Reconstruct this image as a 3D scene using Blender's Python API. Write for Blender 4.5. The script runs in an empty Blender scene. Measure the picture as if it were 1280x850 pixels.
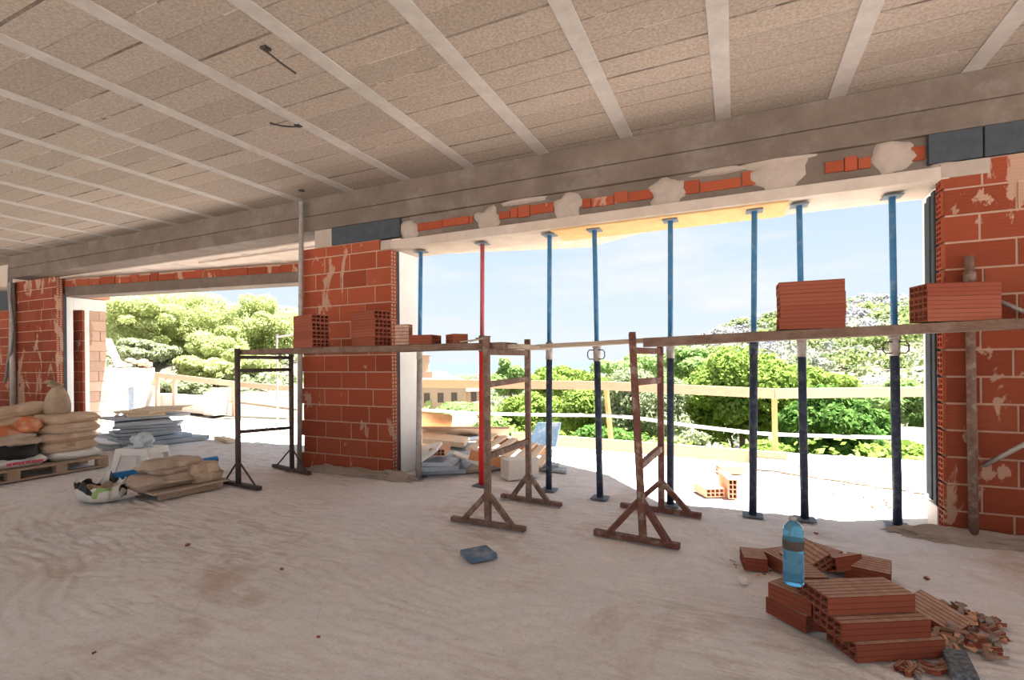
import bpy, bmesh, math, random
from mathutils import Vector, Matrix, Euler, noise
rnd = random.Random(7)
PI = math.pi
sc = bpy.context.scene
COL = sc.collection

# ------------------------------------------------------------------ camera
F, TH, ROLL, CZ, U0, V0 = 620.0, math.radians(24.3), math.radians(0.5), 1.18, 640.0, 452.7
FW = Vector((-math.sin(TH), math.cos(TH), 0))
RI = Vector((math.cos(TH), math.sin(TH), 0)) * math.cos(ROLL) - Vector((0, 0, 1)) * math.sin(ROLL)
UI = Vector((math.cos(TH), math.sin(TH), 0)) * math.sin(ROLL) + Vector((0, 0, 1)) * math.cos(ROLL)
CAMP = Vector((0, 0, CZ))
def ray(u, v): return FW + RI * ((u - U0) / F) + UI * ((V0 - v) / F)
def on_z(u, v, z=0.0):
    d = ray(u, v); return CAMP + d * ((z - CZ) / d.z)
def on_y(u, v, y):
    d = ray(u, v); return CAMP + d * (y / d.y)
def at_r(u, v, r):
    d = ray(u, v); return CAMP + d * (r / math.hypot(d.x, d.y))
cam = bpy.data.objects.new('camera', bpy.data.cameras.new('camera'))
COL.objects.link(cam)
cam.matrix_world = Matrix(((RI.x, UI.x, -FW.x, 0), (RI.y, UI.y, -FW.y, 0), (RI.z, UI.z, -FW.z, CZ), (0, 0, 0, 1)))
cam.data.sensor_width = 36.0
cam.data.lens = 36.0 * F / 1280.0
cam.data.shift_y = (V0 - 425.0) / 1280.0
cam.data.clip_start = 0.05; cam.data.clip_end = 60000
sc.camera = cam

# ------------------------------------------------------------------ materials
def srgb(r, g, b):
    f = lambda c: (c / 255 / 12.92) if c / 255 <= 0.04045 else ((c / 255 + 0.055) / 1.055) ** 2.4
    return (f(r), f(g), f(b))
class NT:
    def __init__(s, name):
        s.m = bpy.data.materials.new(name); s.m.use_nodes = True
        s.t = s.m.node_tree; s.n = s.t.nodes; s.l = s.t.links
        s.p = s.n['Principled BSDF']; s.p.inputs['Roughness'].default_value = 0.9
        s.p.inputs['Specular IOR Level'].default_value = 0.25
    def new(s, ty, **kw):
        n = s.n.new(ty)
        for k, v in kw.items():
            if k in n.inputs.keys(): n.inputs[k].default_value = v
            else: setattr(n, k, v)
        return n
    def link(s, a, b): s.l.new(a, b)
    def coord(s, kind='Object'):
        return s.new('ShaderNodeTexCoord').outputs[kind]
    def noise(s, vec, scale, detail=4, rough=0.6, dist=0.0):
        n = s.new('ShaderNodeTexNoise', Scale=scale, Detail=detail, Roughness=rough, Distortion=dist)
        s.link(vec, n.inputs['Vector']); return n.outputs['Fac']
    def ramp(s, fac, stops, interp='LINEAR'):
        r = s.new('ShaderNodeValToRGB'); r.color_ramp.interpolation = interp
        e = r.color_ramp.elements
        while len(e) < len(stops): e.new(0.5)
        for el, (p, c) in zip(e, stops): el.position = p; el.color = (*c, 1) if len(c) == 3 else c
        s.link(fac, r.inputs['Fac']); return r.outputs['Color']
    def mix(s, fac, a, b, mode='MIX'):
        n = s.new('ShaderNodeMix', data_type='RGBA', blend_type=mode)
        for sock, v in ((n.inputs[0], fac), (n.inputs[6], a), (n.inputs[7], b)):
            if isinstance(v, (int, float)): sock.default_value = v
            elif isinstance(v, tuple): sock.default_value = (*v, 1)
            else: s.link(v, sock)
        return n.outputs[2]
    def math(s, op, a, b=0.0, c=0.0):
        n = s.new('ShaderNodeMath', operation=op)
        for i, v in enumerate((a, b, c)):
            if isinstance(v, (int, float)): n.inputs[i].default_value = v
            else: s.link(v, n.inputs[i])
        return n.outputs[0]
    def base(s, c):
        if isinstance(c, tuple): s.p.inputs['Base Color'].default_value = (*c, 1)
        else: s.link(c, s.p.inputs['Base Color'])
    def bump(s, h, strength=0.4, dist=0.01):
        b = s.new('ShaderNodeBump', Strength=strength, Distance=dist)
        s.link(h, b.inputs['Height']); s.link(b.outputs['Normal'], s.p.inputs['Normal'])
    def island(s): return s.new('ShaderNodeNewGeometry').outputs['Random Per Island']
    def objrand(s): return s.new('ShaderNodeObjectInfo').outputs['Random']
def k(c, f): return tuple(min(1, x * f) for x in c)

def simple(name, c, var=0.25, scale=6.0, bump=0.3, bscale=60.0, rough=0.85, metal=0.0, dist=0.004, stain=None, stain_amt=0.5, stain_scale=3.0):
    t = NT(name); co = t.coord()
    n1 = t.noise(co, scale, 6, 0.65)
    col = t.ramp(n1, [(0.25, k(c, 1 - var)), (0.75, k(c, 1 + var))])
    if stain:
        m = t.ramp(t.noise(co, stain_scale, 7, 0.7), [(0.5, (0, 0, 0)), (0.62, (1, 1, 1))])
        mm = t.math('MULTIPLY', m, stain_amt)
        col = t.mix(mm, col, stain)
    t.base(col); t.p.inputs['Roughness'].default_value = rough; t.p.inputs['Metallic'].default_value = metal
    if bump: t.bump(t.noise(co, bscale, 5, 0.7), bump, dist)
    return t.m

M = {}
BR = (0.275, 0.060, 0.028)
MORT = (0.38, 0.235, 0.165)
def brick_mat(name, c, smear, dusty=0.35, ribs=True):
    t = NT(name); co = t.coord(); t.p.inputs['Specular IOR Level'].default_value = 0.1
    ri = t.island()
    col = t.ramp(ri, [(0.0, k(c, 0.78)), (0.35, c), (0.7, k(c, 1.15)), (1.0, (c[0] * 1.08, c[1] * 1.25, c[2] * 1.3))])
    col = t.mix(t.math('MULTIPLY', t.noise(co, 9, 6, 0.7), 0.45), col, k(c, 0.62))
    mp = t.new('ShaderNodeMapping'); mp.inputs['Scale'].default_value = (3, 3, 40)
    t.link(co, mp.inputs['Vector'])
    d = t.ramp(t.noise(mp.outputs[0], 4, 6, 0.75), [(0.55, (0, 0, 0)), (0.75, (1, 1, 1))])
    col = t.mix(t.math('MULTIPLY', d, dusty), col, (c[0] * 1.15, c[1] * 2.2, c[2] * 2.8))
    if smear > 0:
        mp2 = t.new('ShaderNodeMapping'); mp2.inputs['Scale'].default_value = (1, 1, 0.45)
        t.link(co, mp2.inputs['Vector'])
        s = t.ramp(t.noise(mp2.outputs[0], 4.2, 5, 0.62, 0.6), [(1 - smear, (0, 0, 0)), (1 - smear + 0.025, (1, 1, 1))])
        col = t.mix(t.math('MULTIPLY', s, 0.85), col, MORT)
    t.base(col)
    h = t.noise(co, 70, 4, 0.7)
    if ribs:
        w = t.new('ShaderNodeTexWave', wave_type='BANDS', bands_direction='Z', Scale=14.0, Distortion=0.4)
        t.link(co, w.inputs['Vector'])
        h = t.math('ADD', t.math('MULTIPLY', h, 0.5), t.math('MULTIPLY', w.outputs['Fac'], 0.5))
    t.bump(h, 0.35, 0.006)
    return t.m
M['wallbrick'] = brick_mat('wall_brick', BR, 0.405, 0.22)
M['wallbrick_patchy_shade'] = brick_mat('wall_brick_patchy_shade', k(BR, 0.8), 0.455, 0.22)  # more mortar smears; right wall's shade is painted into the darker brick colour
M['mortar'] = simple('mortar', MORT, 0.2, 8, 0.7, 50, dist=0.008)
M['mortar_patch'] = simple('mortar_patch', (0.33, 0.26, 0.215), 0.15, 8, 0.6, 45, dist=0.008)

def loose_brick_mat():
    t = NT('hollow_brick'); co = t.coord(); r = t.objrand(); t.p.inputs['Specular IOR Level'].default_value = 0.1
    col = t.ramp(r, [(0, (0.23, 0.062, 0.036)), (0.5, (0.265, 0.076, 0.045)), (1, (0.31, 0.10, 0.062))])
    col = t.mix(t.math('MULTIPLY', t.noise(co, 12, 6, 0.7), 0.4), col, k(BR, 0.6))
    sx = t.new('ShaderNodeSeparateXYZ'); t.link(co, sx.inputs[0])
    # extruded ribs run along the brick: mortar key lines on the broad faces, faint lines on the narrow ones
    g = t.math('FRACT', t.math('MULTIPLY', t.math('ADD', sx.outputs['Y'], 0.0825), 36.0))
    gl = t.math('GREATER_THAN', g, 0.74)
    gz = t.math('FRACT', t.math('MULTIPLY', sx.outputs['Z'], 42.0))
    gzl = t.math('GREATER_THAN', gz, 0.86)
    nrm = t.new('ShaderNodeTexCoord').outputs['Normal']
    sn = t.new('ShaderNodeSeparateXYZ'); t.link(nrm, sn.inputs[0])
    top = t.math('GREATER_THAN', t.math('ABSOLUTE', sn.outputs['Z']), 0.5)
    side = t.math('GREATER_THAN', t.math('ABSOLUTE', sn.outputs['Y']), 0.5)
    line = t.math('ADD', t.math('MULTIPLY', gl, top), t.math('MULTIPLY', gzl, side))
    # pale dust lies on the broad faces of the brick
    dust = t.math('MULTIPLY', t.math('MULTIPLY', t.noise(co, 20, 5, 0.7), 1.35), top)
    col = t.mix(dust, col, (0.50, 0.36, 0.27))
    col = t.mix(t.math('MULTIPLY', line, 0.62), col, k(BR, 0.42))
    t.base(col)
    h = t.math('SUBTRACT', t.math('MULTIPLY', t.noise(co, 90, 4, 0.7), 0.3), line)
    t.bump(h, 0.5, 0.003)
    return t.m
M['brick'] = loose_brick_mat()
M['brick_pale'] = brick_mat('brick_pale', (0.62, 0.33, 0.21), 0, 0.6, False)

M['brick_cream'] = brick_mat('brick_cream', (0.62, 0.40, 0.29), 0.4, 0.6, False)
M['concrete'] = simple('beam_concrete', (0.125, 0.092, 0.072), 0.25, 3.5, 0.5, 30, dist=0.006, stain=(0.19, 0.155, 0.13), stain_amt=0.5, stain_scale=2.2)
M['lintel'] = simple('lintel_concrete', (0.43, 0.35, 0.29), 0.14, 5, 0.4, 40, stain=(0.42, 0.3, 0.22), stain_amt=0.5)
M['joist'] = simple('joist_concrete', (0.36, 0.315, 0.28), 0.14, 6, 0.4, 50, stain=(0.44, 0.39, 0.35), stain_amt=0.5, stain_scale=5)
M['white_concrete'] = simple('white_render', (0.72, 0.70, 0.67), 0.08, 5, 0.3, 40)
M['insul_dark'] = simple('dark_insulation', (0.045, 0.05, 0.058), 0.25, 12, 0.5, 90, dist=0.004)
M['insul_grey'] = simple('grey_insulation', (0.40, 0.44, 0.49), 0.14, 10, 0.4, 120, dist=0.003)
M['insul_blue'] = simple('blue_grey_insulation', (0.10, 0.16, 0.23), 0.2, 14, 0.5, 120, dist=0.003, stain=(0.5, 0.45, 0.42), stain_amt=0.35, stain_scale=9)
M['plywood'] = simple('yellow_plywood', (0.52, 0.32, 0.14), 0.15, 8, 0.2, 60)
M['orange_ply'] = simple('orange_plywood', (0.70, 0.38, 0.15), 0.12, 8, 0.2, 60)
def wood(name, c, var=0.3, axis_scale=(2, 25, 25), dirt=None):
    t = NT(name); co = t.coord('Object')
    mp = t.new('ShaderNodeMapping'); mp.inputs['Scale'].default_value = axis_scale; t.link(co, mp.inputs['Vector'])
    n = t.noise(mp.outputs[0], 3, 6, 0.65)
    col = t.ramp(n, [(0.25, k(c, 1 - var)), (0.75, k(c, 1 + var))])
    if dirt:
        m = t.ramp(t.noise(co, 7, 6, 0.7), [(0.45, (0, 0, 0)), (0.65, (1, 1, 1))])
        col = t.mix(t.math('MULTIPLY', m, 0.6), col, dirt)
    t.base(col); t.bump(n, 0.3, 0.003); return t.m
M['wood'] = wood('pale_timber', (0.70, 0.54, 0.38), 0.16)
M['rail_wood'] = wood('rail_timber', (0.50, 0.33, 0.22), 0.15)
M['plank_wood'] = wood('scaffold_timber', (0.14, 0.08, 0.055), 0.35, dirt=(0.23, 0.16, 0.125))
M['old_wood'] = wood('weathered_timber', (0.40, 0.30, 0.21), 0.3, dirt=(0.45, 0.38, 0.32))
M['frame_wood'] = wood('orange_timber', (0.60, 0.28, 0.12), 0.25)
M['pallet_wood'] = wood('pallet_timber', (0.34, 0.23, 0.15), 0.3, dirt=(0.4, 0.33, 0.28))
M['rust'] = simple('rusty_steel', (0.165, 0.095, 0.068), 0.35, 20, 0.4, 90, 0.75, 0.15, stain=(0.33, 0.25, 0.20), stain_amt=0.6, stain_scale=14)
M['rust_red'] = simple('red_rusty_steel', (0.155, 0.062, 0.045), 0.3, 18, 0.4, 90, 0.75, 0.1, stain=(0.36, 0.28, 0.22), stain_amt=0.6, stain_scale=12)
M['dark_steel'] = simple('dark_steel', (0.085, 0.062, 0.055), 0.3, 20, 0.3, 90, 0.7, 0.2)
M['blue_paint'] = simple('blue_painted_steel', (0.045, 0.17, 0.33), 0.2, 12, 0.15, 80, 0.5, stain=(0.2, 0.27, 0.33), stain_amt=0.5, stain_scale=10)
M['navy_paint'] = simple('navy_painted_steel', (0.025, 0.035, 0.06), 0.3, 12, 0.15, 80, 0.5, stain=(0.2, 0.2, 0.2), stain_amt=0.35, stain_scale=16)
M['red_paint'] = simple('red_painted_steel', (0.60, 0.025, 0.02), 0.15, 12, 0.1, 80, 0.5)
M['red_dull'] = simple('dull_red_steel', (0.40, 0.085, 0.10), 0.2, 12, 0.1, 80, 0.55)
M['galv'] = simple('galvanised_steel', (0.36, 0.32, 0.29), 0.25, 18, 0.2, 80, 0.55, 0.25, stain=(0.5, 0.43, 0.37), stain_amt=0.5, stain_scale=12)
M['plate'] = simple('plate_steel', (0.12, 0.14, 0.17), 0.3, 18, 0.2, 80, 0.6, 0.2)
M['paper'] = simple('sack_paper', (0.52, 0.375, 0.26), 0.16, 7, 0.5, 16, dist=0.012, stain=(0.62, 0.50, 0.39), stain_amt=0.6, stain_scale=5)
M['paper_dusty'] = simple('dusty_sack_paper', (0.44, 0.33, 0.25), 0.2, 7, 0.5, 16, dist=0.012, stain=(0.56, 0.47, 0.4), stain_amt=0.6, stain_scale=5)
M['burlap'] = simple('burlap', (0.34, 0.25, 0.17), 0.25, 10, 0.5, 20, dist=0.012)
M['orange_plastic'] = simple('orange_plastic', (0.55, 0.17, 0.07), 0.35, 7, 0.6, 14, dist=0.02, rough=0.5, stain=(0.6, 0.42, 0.3), stain_amt=0.6, stain_scale=6)
M['black_plastic'] = simple('black_plastic', (0.014, 0.013, 0.013), 0.3, 7, 0.6, 14, 0.45, dist=0.015)
M['white_plastic'] = simple('white_plastic', (0.72, 0.68, 0.64), 0.06, 5, 0.1, 50, 0.5)
M['clear_bag'] = simple('clear_bag', (0.5, 0.56, 0.6), 0.15, 9, 0.5, 20, 0.3, dist=0.02)
M['white_sack'] = simple('white_sack', (0.72, 0.68, 0.64), 0.08, 7, 0.5, 16, dist=0.01)
M['red_print'] = simple('red_print', (0.62, 0.10, 0.14), 0.2, 30, 0, 40)
M['blue_print'] = simple('blue_print', (0.06, 0.12, 0.30), 0.2, 30, 0, 40)
M['blue_pipe'] = simple('blue_pipe', (0.012, 0.13, 0.34), 0.15, 9, 0.1, 50, 0.4)
M['block'] = simple('pale_block', (0.66, 0.60, 0.54), 0.1, 8, 0.5, 60)
M['curb'] = simple('curb_concrete', (0.62, 0.58, 0.52), 0.12, 5, 0.5, 40)
M['white_block'] = simple('white_wall_block', (0.74, 0.70, 0.64), 0.1, 4, 0.5, 30)
M['stone'] = simple('rubble_stone', (0.60, 0.44, 0.31), 0.25, 5, 0.5, 30)
M['white_stone'] = simple('white_stone', (0.70, 0.66, 0.60), 0.12, 14, 0.5, 50)
M['rope'] = simple('white_rope', (0.68, 0.66, 0.62), 0.1, 30, 0.2, 120)
M['cable'] = simple('grey_cable', (0.18, 0.16, 0.15), 0.2, 10, 0.1, 60, 0.6)
M['wire'] = simple('dark_wire', (0.03, 0.022, 0.018), 0.2, 10, 0, 60, 0.6)
M['foam_speckle'] = simple('speckled_grey_foam', (0.15, 0.16, 0.18), 0.85, 70, 0.8, 80, dist=0.006)
M['villa_wall'] = simple('villa_render', (0.66, 0.47, 0.35), 0.06, 1.2, 0.1, 8)
M['villa_roof'] = simple('villa_roof', (0.22, 0.135, 0.10), 0.2, 2.0, 0.4, 12, dist=0.05)
M['villa_glass'] = simple('villa_window', (0.16, 0.12, 0.11), 0.1, 2, 0)
M['pale_roof'] = simple('pale_roof_tile', (0.42, 0.33, 0.27), 0.12, 1.5, 0.4, 10, dist=0.05)

def stripes_mat():        # printed pieces of a torn sack
    t = NT('printed_black_sack'); co = t.coord()
    v = t.new('ShaderNodeTexVoronoi', Scale=8.5); t.link(co, v.inputs['Vector'])
    s = t.new('ShaderNodeSeparateColor'); t.link(v.outputs['Color'], s.inputs[0])
    col = t.ramp(s.outputs[0], [(0.0, (0.60, 0.56, 0.51)), (0.42, (0.013, 0.014, 0.013)), (0.74, (0.62, 0.58, 0.52)), (0.9, (0.30, 0.42, 0.16))], 'CONSTANT')
    t.base(col); t.p.inputs['Roughness'].default_value = 0.5
    t.bump(t.noise(co, 16, 4, 0.6), 0.5, 0.015); return t.m
M['torn'] = stripes_mat()

def bottle_mat():
    t = NT('blue_bottle_plastic')
    t.p.inputs['Base Color'].default_value = (0.24, 0.66, 0.95, 1)
    t.p.inputs['Transmission Weight'].default_value = 0.82
    t.p.inputs['Roughness'].default_value = 0.15; t.p.inputs['IOR'].default_value = 1.12
    t.p.inputs['Specular IOR Level'].default_value = 0.5
    return t.m
M['bottle'] = bottle_mat()

# ---- ceiling: pale joists (parts) with rows of rough blocks between them
JS = 0.74
JX0 = on_z(896, 0, 3.04).x
def ceiling_mat():
    t = NT('ceiling_blocks'); co = t.coord()
    s = t.new('ShaderNodeSeparateXYZ'); t.link(co, s.inputs[0])
    bay = t.math('FLOOR', t.math('DIVIDE', t.math('SUBTRACT', s.outputs['X'], JX0), JS))
    wn = t.new('ShaderNodeTexWhiteNoise', noise_dimensions='1D'); t.link(bay, wn.inputs['W'])
    wob = t.math('MULTIPLY', t.noise(co, 2.5, 2), 0.012)
    yy = t.math('DIVIDE', t.math('ADD', t.math('ADD', s.outputs['Y'], wob), t.math('MULTIPLY', wn.outputs['Value'], 0.2)), 0.205)
    idx = t.math('FLOOR', t.math('ADD', yy, 0.5))
    dist = t.math('ABSOLUTE', t.math('SUBTRACT', yy, idx))
    wn2 = t.new('ShaderNodeTexWhiteNoise', noise_dimensions='2D')
    cb = t.new('ShaderNodeCombineXYZ'); t.link(idx, cb.inputs[0]); t.link(bay, cb.inputs[1]); t.link(cb.outputs[0], wn2.inputs['Vector'])
    r = wn2.outputs['Value']
    width = t.math('ADD', 0.016, t.math('MULTIPLY', t.math('POWER', r, 2.0), 0.034))
    line = t.math('LESS_THAN', dist, width)
    amt = t.math('MULTIPLY', line, t.math('ADD', 0.30, t.math('MULTIPLY', t.math('POWER', r, 1.6), 0.65)))
    amt = t.math('MULTIPLY', amt, t.ramp(t.noise(co, 3.0, 4), [(0.35, (0.25, 0.25, 0.25)), (0.6, (1, 1, 1))]))
    blk = t.math('FLOOR', yy)
    wn3 = t.new('ShaderNodeTexWhiteNoise', noise_dimensions='2D')
    cb3 = t.new('ShaderNodeCombineXYZ'); t.link(blk, cb3.inputs[0]); t.link(bay, cb3.inputs[1]); t.link(cb3.outputs[0], wn3.inputs['Vector'])
    base = t.ramp(wn3.outputs['Value'], [(0, (0.285, 0.225, 0.178)), (1, (0.36, 0.285, 0.228))])
    n1 = t.noise(co, 1.6, 6, 0.65)
    col = t.mix(t.math('MULTIPLY', n1, 0.5), base, (0.26, 0.205, 0.16))
    sp = t.ramp(t.noise(co, 55, 3, 0.8), [(0.35, (0.75, 0.75, 0.75)), (0.65, (1.15, 1.15, 1.15))])
    col = t.mix(1.0, col, sp, 'MULTIPLY')
    col = t.mix(amt, col, (0.07, 0.05, 0.04))
    # pale mortar bled out of some joints
    wline = t.math('MULTIPLY', t.math('LESS_THAN', dist, 0.02), t.math('GREATER_THAN', t.noise(co, 1.1, 4), 0.58))
    col = t.mix(t.math('MULTIPLY', wline, 0.5), col, (0.6, 0.5, 0.42))
    t.base(col); t.p.inputs['Roughness'].default_value = 0.95
    h = t.math('SUBTRACT', t.math('MULTIPLY', t.noise(co, 60, 4, 0.8), 0.6), t.math('MULTIPLY', amt, 1.2))
    t.bump(h, 0.55, 0.01); return t.m
M['ceiling'] = ceiling_mat()

def floor_mat():
    t = NT('dusty_screed'); co = t.coord()
    n1 = t.noise(co, 0.55, 7, 0.65); n2 = t.noise(co, 3.0, 7, 0.7)
    col = t.ramp(n1, [(0.3, (0.63, 0.605, 0.59)), (0.7, (0.76, 0.74, 0.725))])
    col = t.mix(t.math('MULTIPLY', t.ramp(n2, [(0.42, (0, 0, 0)), (0.68, (1, 1, 1))]), 0.6), col, (0.80, 0.775, 0.755))
    st = t.ramp(t.noise(co, 0.9, 6, 0.7, 0.5), [(0.54, (0, 0, 0)), (0.68, (1, 1, 1))])
    col = t.mix(t.math('MULTIPLY', st, 0.65), col, (0.44, 0.29, 0.20))
    col = t.mix(t.math('MULTIPLY', t.ramp(t.noise(co, 22, 5, 0.75), [(0.52, (0, 0, 0)), (0.72, (1, 1, 1))]), 0.3), col, (0.38, 0.29, 0.24))
    mq = t.new('ShaderNodeMapping'); mq.inputs['Scale'].default_value = (1.6, 9, 1); mq.inputs['Rotation'].default_value = (0, 0, 0.28)
    t.link(co, mq.inputs['Vector'])
    stk = t.ramp(t.noise(mq.outputs[0], 1.6, 5, 0.65, 1.5), [(0.46, (0, 0, 0)), (0.62, (1, 1, 1))])
    msk = t.ramp(t.noise(co, 0.75, 3, 0.6), [(0.42, (0, 0, 0)), (0.6, (1, 1, 1))])
    col = t.mix(t.math('MULTIPLY', t.math('MULTIPLY', stk, msk), 0.6), col, (0.42, 0.34, 0.29))
    col = t.mix(t.math('MULTIPLY', t.ramp(t.noise(co, 75, 3, 0.8), [(0.5, (0, 0, 0)), (0.75, (1, 1, 1))]), 0.4), col, (0.40, 0.33, 0.29))
    t.base(col); t.p.inputs['Roughness'].default_value = 0.95
    mp = t.new('ShaderNodeMapping'); mp.inputs['Scale'].default_value = (2, 3.5, 1); mp.inputs['Rotation'].default_value = (0, 0, 0.25)
    t.link(co, mp.inputs['Vector'])
    h = t.math('ADD', t.math('MULTIPLY', t.noise(mp.outputs[0], 3, 5, 0.6, 1.0), 0.6), t.math('MULTIPLY', t.noise(co, 28, 5, 0.75), 0.4))
    t.bump(h, 0.55, 0.022); return t.m
M['floor'] = floor_mat()
def ground_mat(name, a, b, g=None, gamt=0.0):
    t = NT(name); co = t.coord()
    col = t.ramp(t.noise(co, 0.25, 7, 0.7), [(0.3, a), (0.7, b)])
    if g: col = t.mix(t.math('MULTIPLY', t.ramp(t.noise(co, 0.6, 6, 0.7), [(0.42, (0, 0, 0)), (0.55, (1, 1, 1))]), gamt), col, g)
    t.base(col); t.bump(t.noise(co, 3, 6, 0.7), 0.6, 0.12); return t.m
M['ground'] = ground_mat('pale_dry_ground', (0.50, 0.47, 0.43), (0.60, 0.57, 0.53))
M['terrain'] = ground_mat('hillside_soil', (0.13, 0.105, 0.085), (0.19, 0.16, 0.125), (0.07, 0.09, 0.05), 0.5)
M['sand'] = ground_mat('sandy_bank', (0.58, 0.46, 0.34), (0.68, 0.55, 0.42))

def leaf_mat(name, a, b, c=None, cscale=0.5):
    t = NT(name)
    r = t.island()
    col = t.ramp(r, [(0, a), (1, b)])
    if c:
        n = t.ramp(t.noise(t.coord(), cscale, 3), [(0.45, (0, 0, 0)), (0.58, (1, 1, 1))])
        col = t.mix(n, col, c)
    t.n.remove(t.p)
    d = t.new('ShaderNodeBsdfDiffuse'); tr = t.new('ShaderNodeBsdfTranslucent'); mx = t.new('ShaderNodeMixShader', Fac=0.42)
    t.link(col, d.inputs['Color']); t.link(col, tr.inputs['Color'])
    t.link(d.outputs[0], mx.inputs[1]); t.link(tr.outputs[0], mx.inputs[2])
    t.link(mx.outputs[0], t.n['Material Output'].inputs['Surface']); return t.m
M['leaf_bright'] = leaf_mat('bright_leaves', (0.13, 0.21, 0.035), (0.34, 0.44, 0.12))
M['leaf_dark'] = leaf_mat('deep_green_leaves', (0.06, 0.14, 0.03), (0.19, 0.32, 0.085))
M['leaf_light'] = leaf_mat('light_green_leaves', (0.19, 0.31, 0.09), (0.40, 0.52, 0.23))
M['leaf_olive'] = leaf_mat('olive_leaves', (0.18, 0.22, 0.11), (0.45, 0.49, 0.31))
M['leaf_pine'] = leaf_mat('pine_needles', (0.32, 0.38, 0.13), (0.60, 0.64, 0.32))
M['leaf_scrub'] = leaf_mat('hill_scrub_leaves', (0.15, 0.20, 0.07), (0.30, 0.36, 0.14), (0.34, 0.34, 0.36), 0.07)
M['bark'] = simple('bark', (0.20, 0.14, 0.10), 0.3, 6, 0.6, 20)
def sea_mat():
    t = NT('sea_water'); t.base((0.06, 0.095, 0.125)); t.p.inputs['Roughness'].default_value = 0.5; return t.m
M['sea'] = sea_mat()

# ------------------------------------------------------------------ mesh helpers
class MB:
    def __init__(s): s.v = []; s.f = []; s.mi = []; s.mats = []
    def mat(s, key):
        m = M[key]
        if m not in s.mats: s.mats.append(m)
        return s.mats.index(m)
    def add(s, verts, faces, key):
        o = len(s.v); i = s.mat(key)
        s.v += [Vector(p) for p in verts]
        s.f += [tuple(o + q for q in f) for f in faces]; s.mi += [i] * len(faces)
    def hexa(s, p, key):   # p: 4 bottom, 4 top corners
        s.add(p, [(3, 2, 1, 0), (4, 5, 6, 7), (0, 1, 5, 4), (1, 2, 6, 5), (2, 3, 7, 6), (3, 0, 4, 7)], key)
    def box(s, a, b, key, mtx=None):
        x0, y0, z0 = a; x1, y1, z1 = b
        p = [Vector(q) for q in ((x0, y0, z0), (x1, y0, z0), (x1, y1, z0), (x0, y1, z0), (x0, y0, z1), (x1, y0, z1), (x1, y1, z1), (x0, y1, z1))]
        if mtx: p = [mtx @ q for q in p]
        s.hexa(p, key)
    def bar(s, a, b, w, h, key, up=Vector((0, 0, 1))):   # rectangular bar between two points
        a, b = Vector(a), Vector(b); d = (b - a).normalized()
        x = d.cross(up)
        if x.length < 1e-3: x = d.cross(Vector((0, 1, 0)))
        x.normalize(); y = x.cross(d).normalized()
        x *= w / 2; y *= h / 2
        s.hexa([a - x - y, a + x - y, b + x - y, b - x - y, a - x + y, a + x + y, b + x + y, b - x + y], key)
    def tube(s, pts, r, key, n=10, caps=True):
        pts = [Vector(p) for p in pts]; o = []; vs = []; fs = []
        ref = None
        for i, p in enumerate(pts):
            d = (pts[min(i + 1, len(pts) - 1)] - pts[max(i - 1, 0)]).normalized()
            if ref is None:
                ref = d.cross(Vector((0.31, 0.87, 0.2))).normalized()
            x = (ref - d * ref.dot(d)).normalized(); y = d.cross(x); ref = x
            rr = r[i] if isinstance(r, (list, tuple)) else r
            for q in range(n):
                a = 2 * PI * q / n; vs.append(p + (x * math.cos(a) + y * math.sin(a)) * rr)
        for i in range(len(pts) - 1):
            for q in range(n):
                fs.append((i * n + q, i * n + (q + 1) % n, (i + 1) * n + (q + 1) % n, (i + 1) * n + q))
        if caps:
            fs.append(tuple(range(n - 1, -1, -1))); fs.append(tuple((len(pts) - 1) * n + q for q in range(n)))
        s.add(vs, fs, key)
    def lathe(s, prof, key, n=28, c=(0, 0, 0)):
        vs = []; fs = []; c = Vector(c)
        for r, z in prof:
            for q in range(n):
                a = 2 * PI * q / n; vs.append(c + Vector((r * math.cos(a), r * math.sin(a), z)))
        for i in range(len(prof) - 1):
            for q in range(n): fs.append((i * n + q, i * n + (q + 1) % n, (i + 1) * n + (q + 1) % n, (i + 1) * n + q))
        fs.append(tuple(range(n - 1, -1, -1))); fs.append(tuple((len(prof) - 1) * n + q for q in range(n)))
        s.add(vs, fs, key)
    def prism(s, poly, z0, z1, key):
        n = len(poly)
        vs = [Vector((p[0], p[1], z0)) for p in poly] + [Vector((p[0], p[1], z1)) for p in poly]
        fs = [tuple(range(n - 1, -1, -1)), tuple(range(n, 2 * n))] + [(i, (i + 1) % n, n + (i + 1) % n, n + i) for i in range(n)]
        s.add(vs, fs, key)
    def mesh(s, name, origin=Vector((0, 0, 0))):
        me = bpy.data.meshes.new(name)
        me.from_pydata([v - origin for v in s.v], [], s.f)
        for m in s.mats: me.materials.append(m)
        me.polygons.foreach_set('material_index', s.mi); me.update(); return me
    def build(s, name, parent=None, origin=None, smooth=False, bevel=0.0, local=False):
        if origin is None: origin = Vector((0, 0, 0))
        if parent is not None and not local: origin = parent.location.copy()
        o = bpy.data.objects.new(name, s.mesh(name, Vector(origin)))
        COL.objects.link(o)
        if parent is not None: o.parent = parent
        else: o.location = origin
        if smooth:
            for p in o.data.polygons: p.use_smooth = True
        if bevel:
            b = o.modifiers.new('bevel', 'BEVEL'); b.width = bevel; b.segments = 2; b.limit_method = 'ANGLE'; b.angle_limit = 0.7
        return o
def tag(o, label, cat, group=None, kind=None):
    o['label'] = label; o['category'] = cat
    if group: o['group'] = group
    if kind: o['kind'] = kind
    return o
def empty(name, loc):
    o = bpy.data.objects.new(name, None); o.location = Vector(loc); o.empty_display_size = 0.1; COL.objects.link(o); return o
def struct(o, label=None, cat=None):
    o['kind'] = 'structure'
    if label: o['label'] = label
    if cat: o['category'] = cat
    return o

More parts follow.
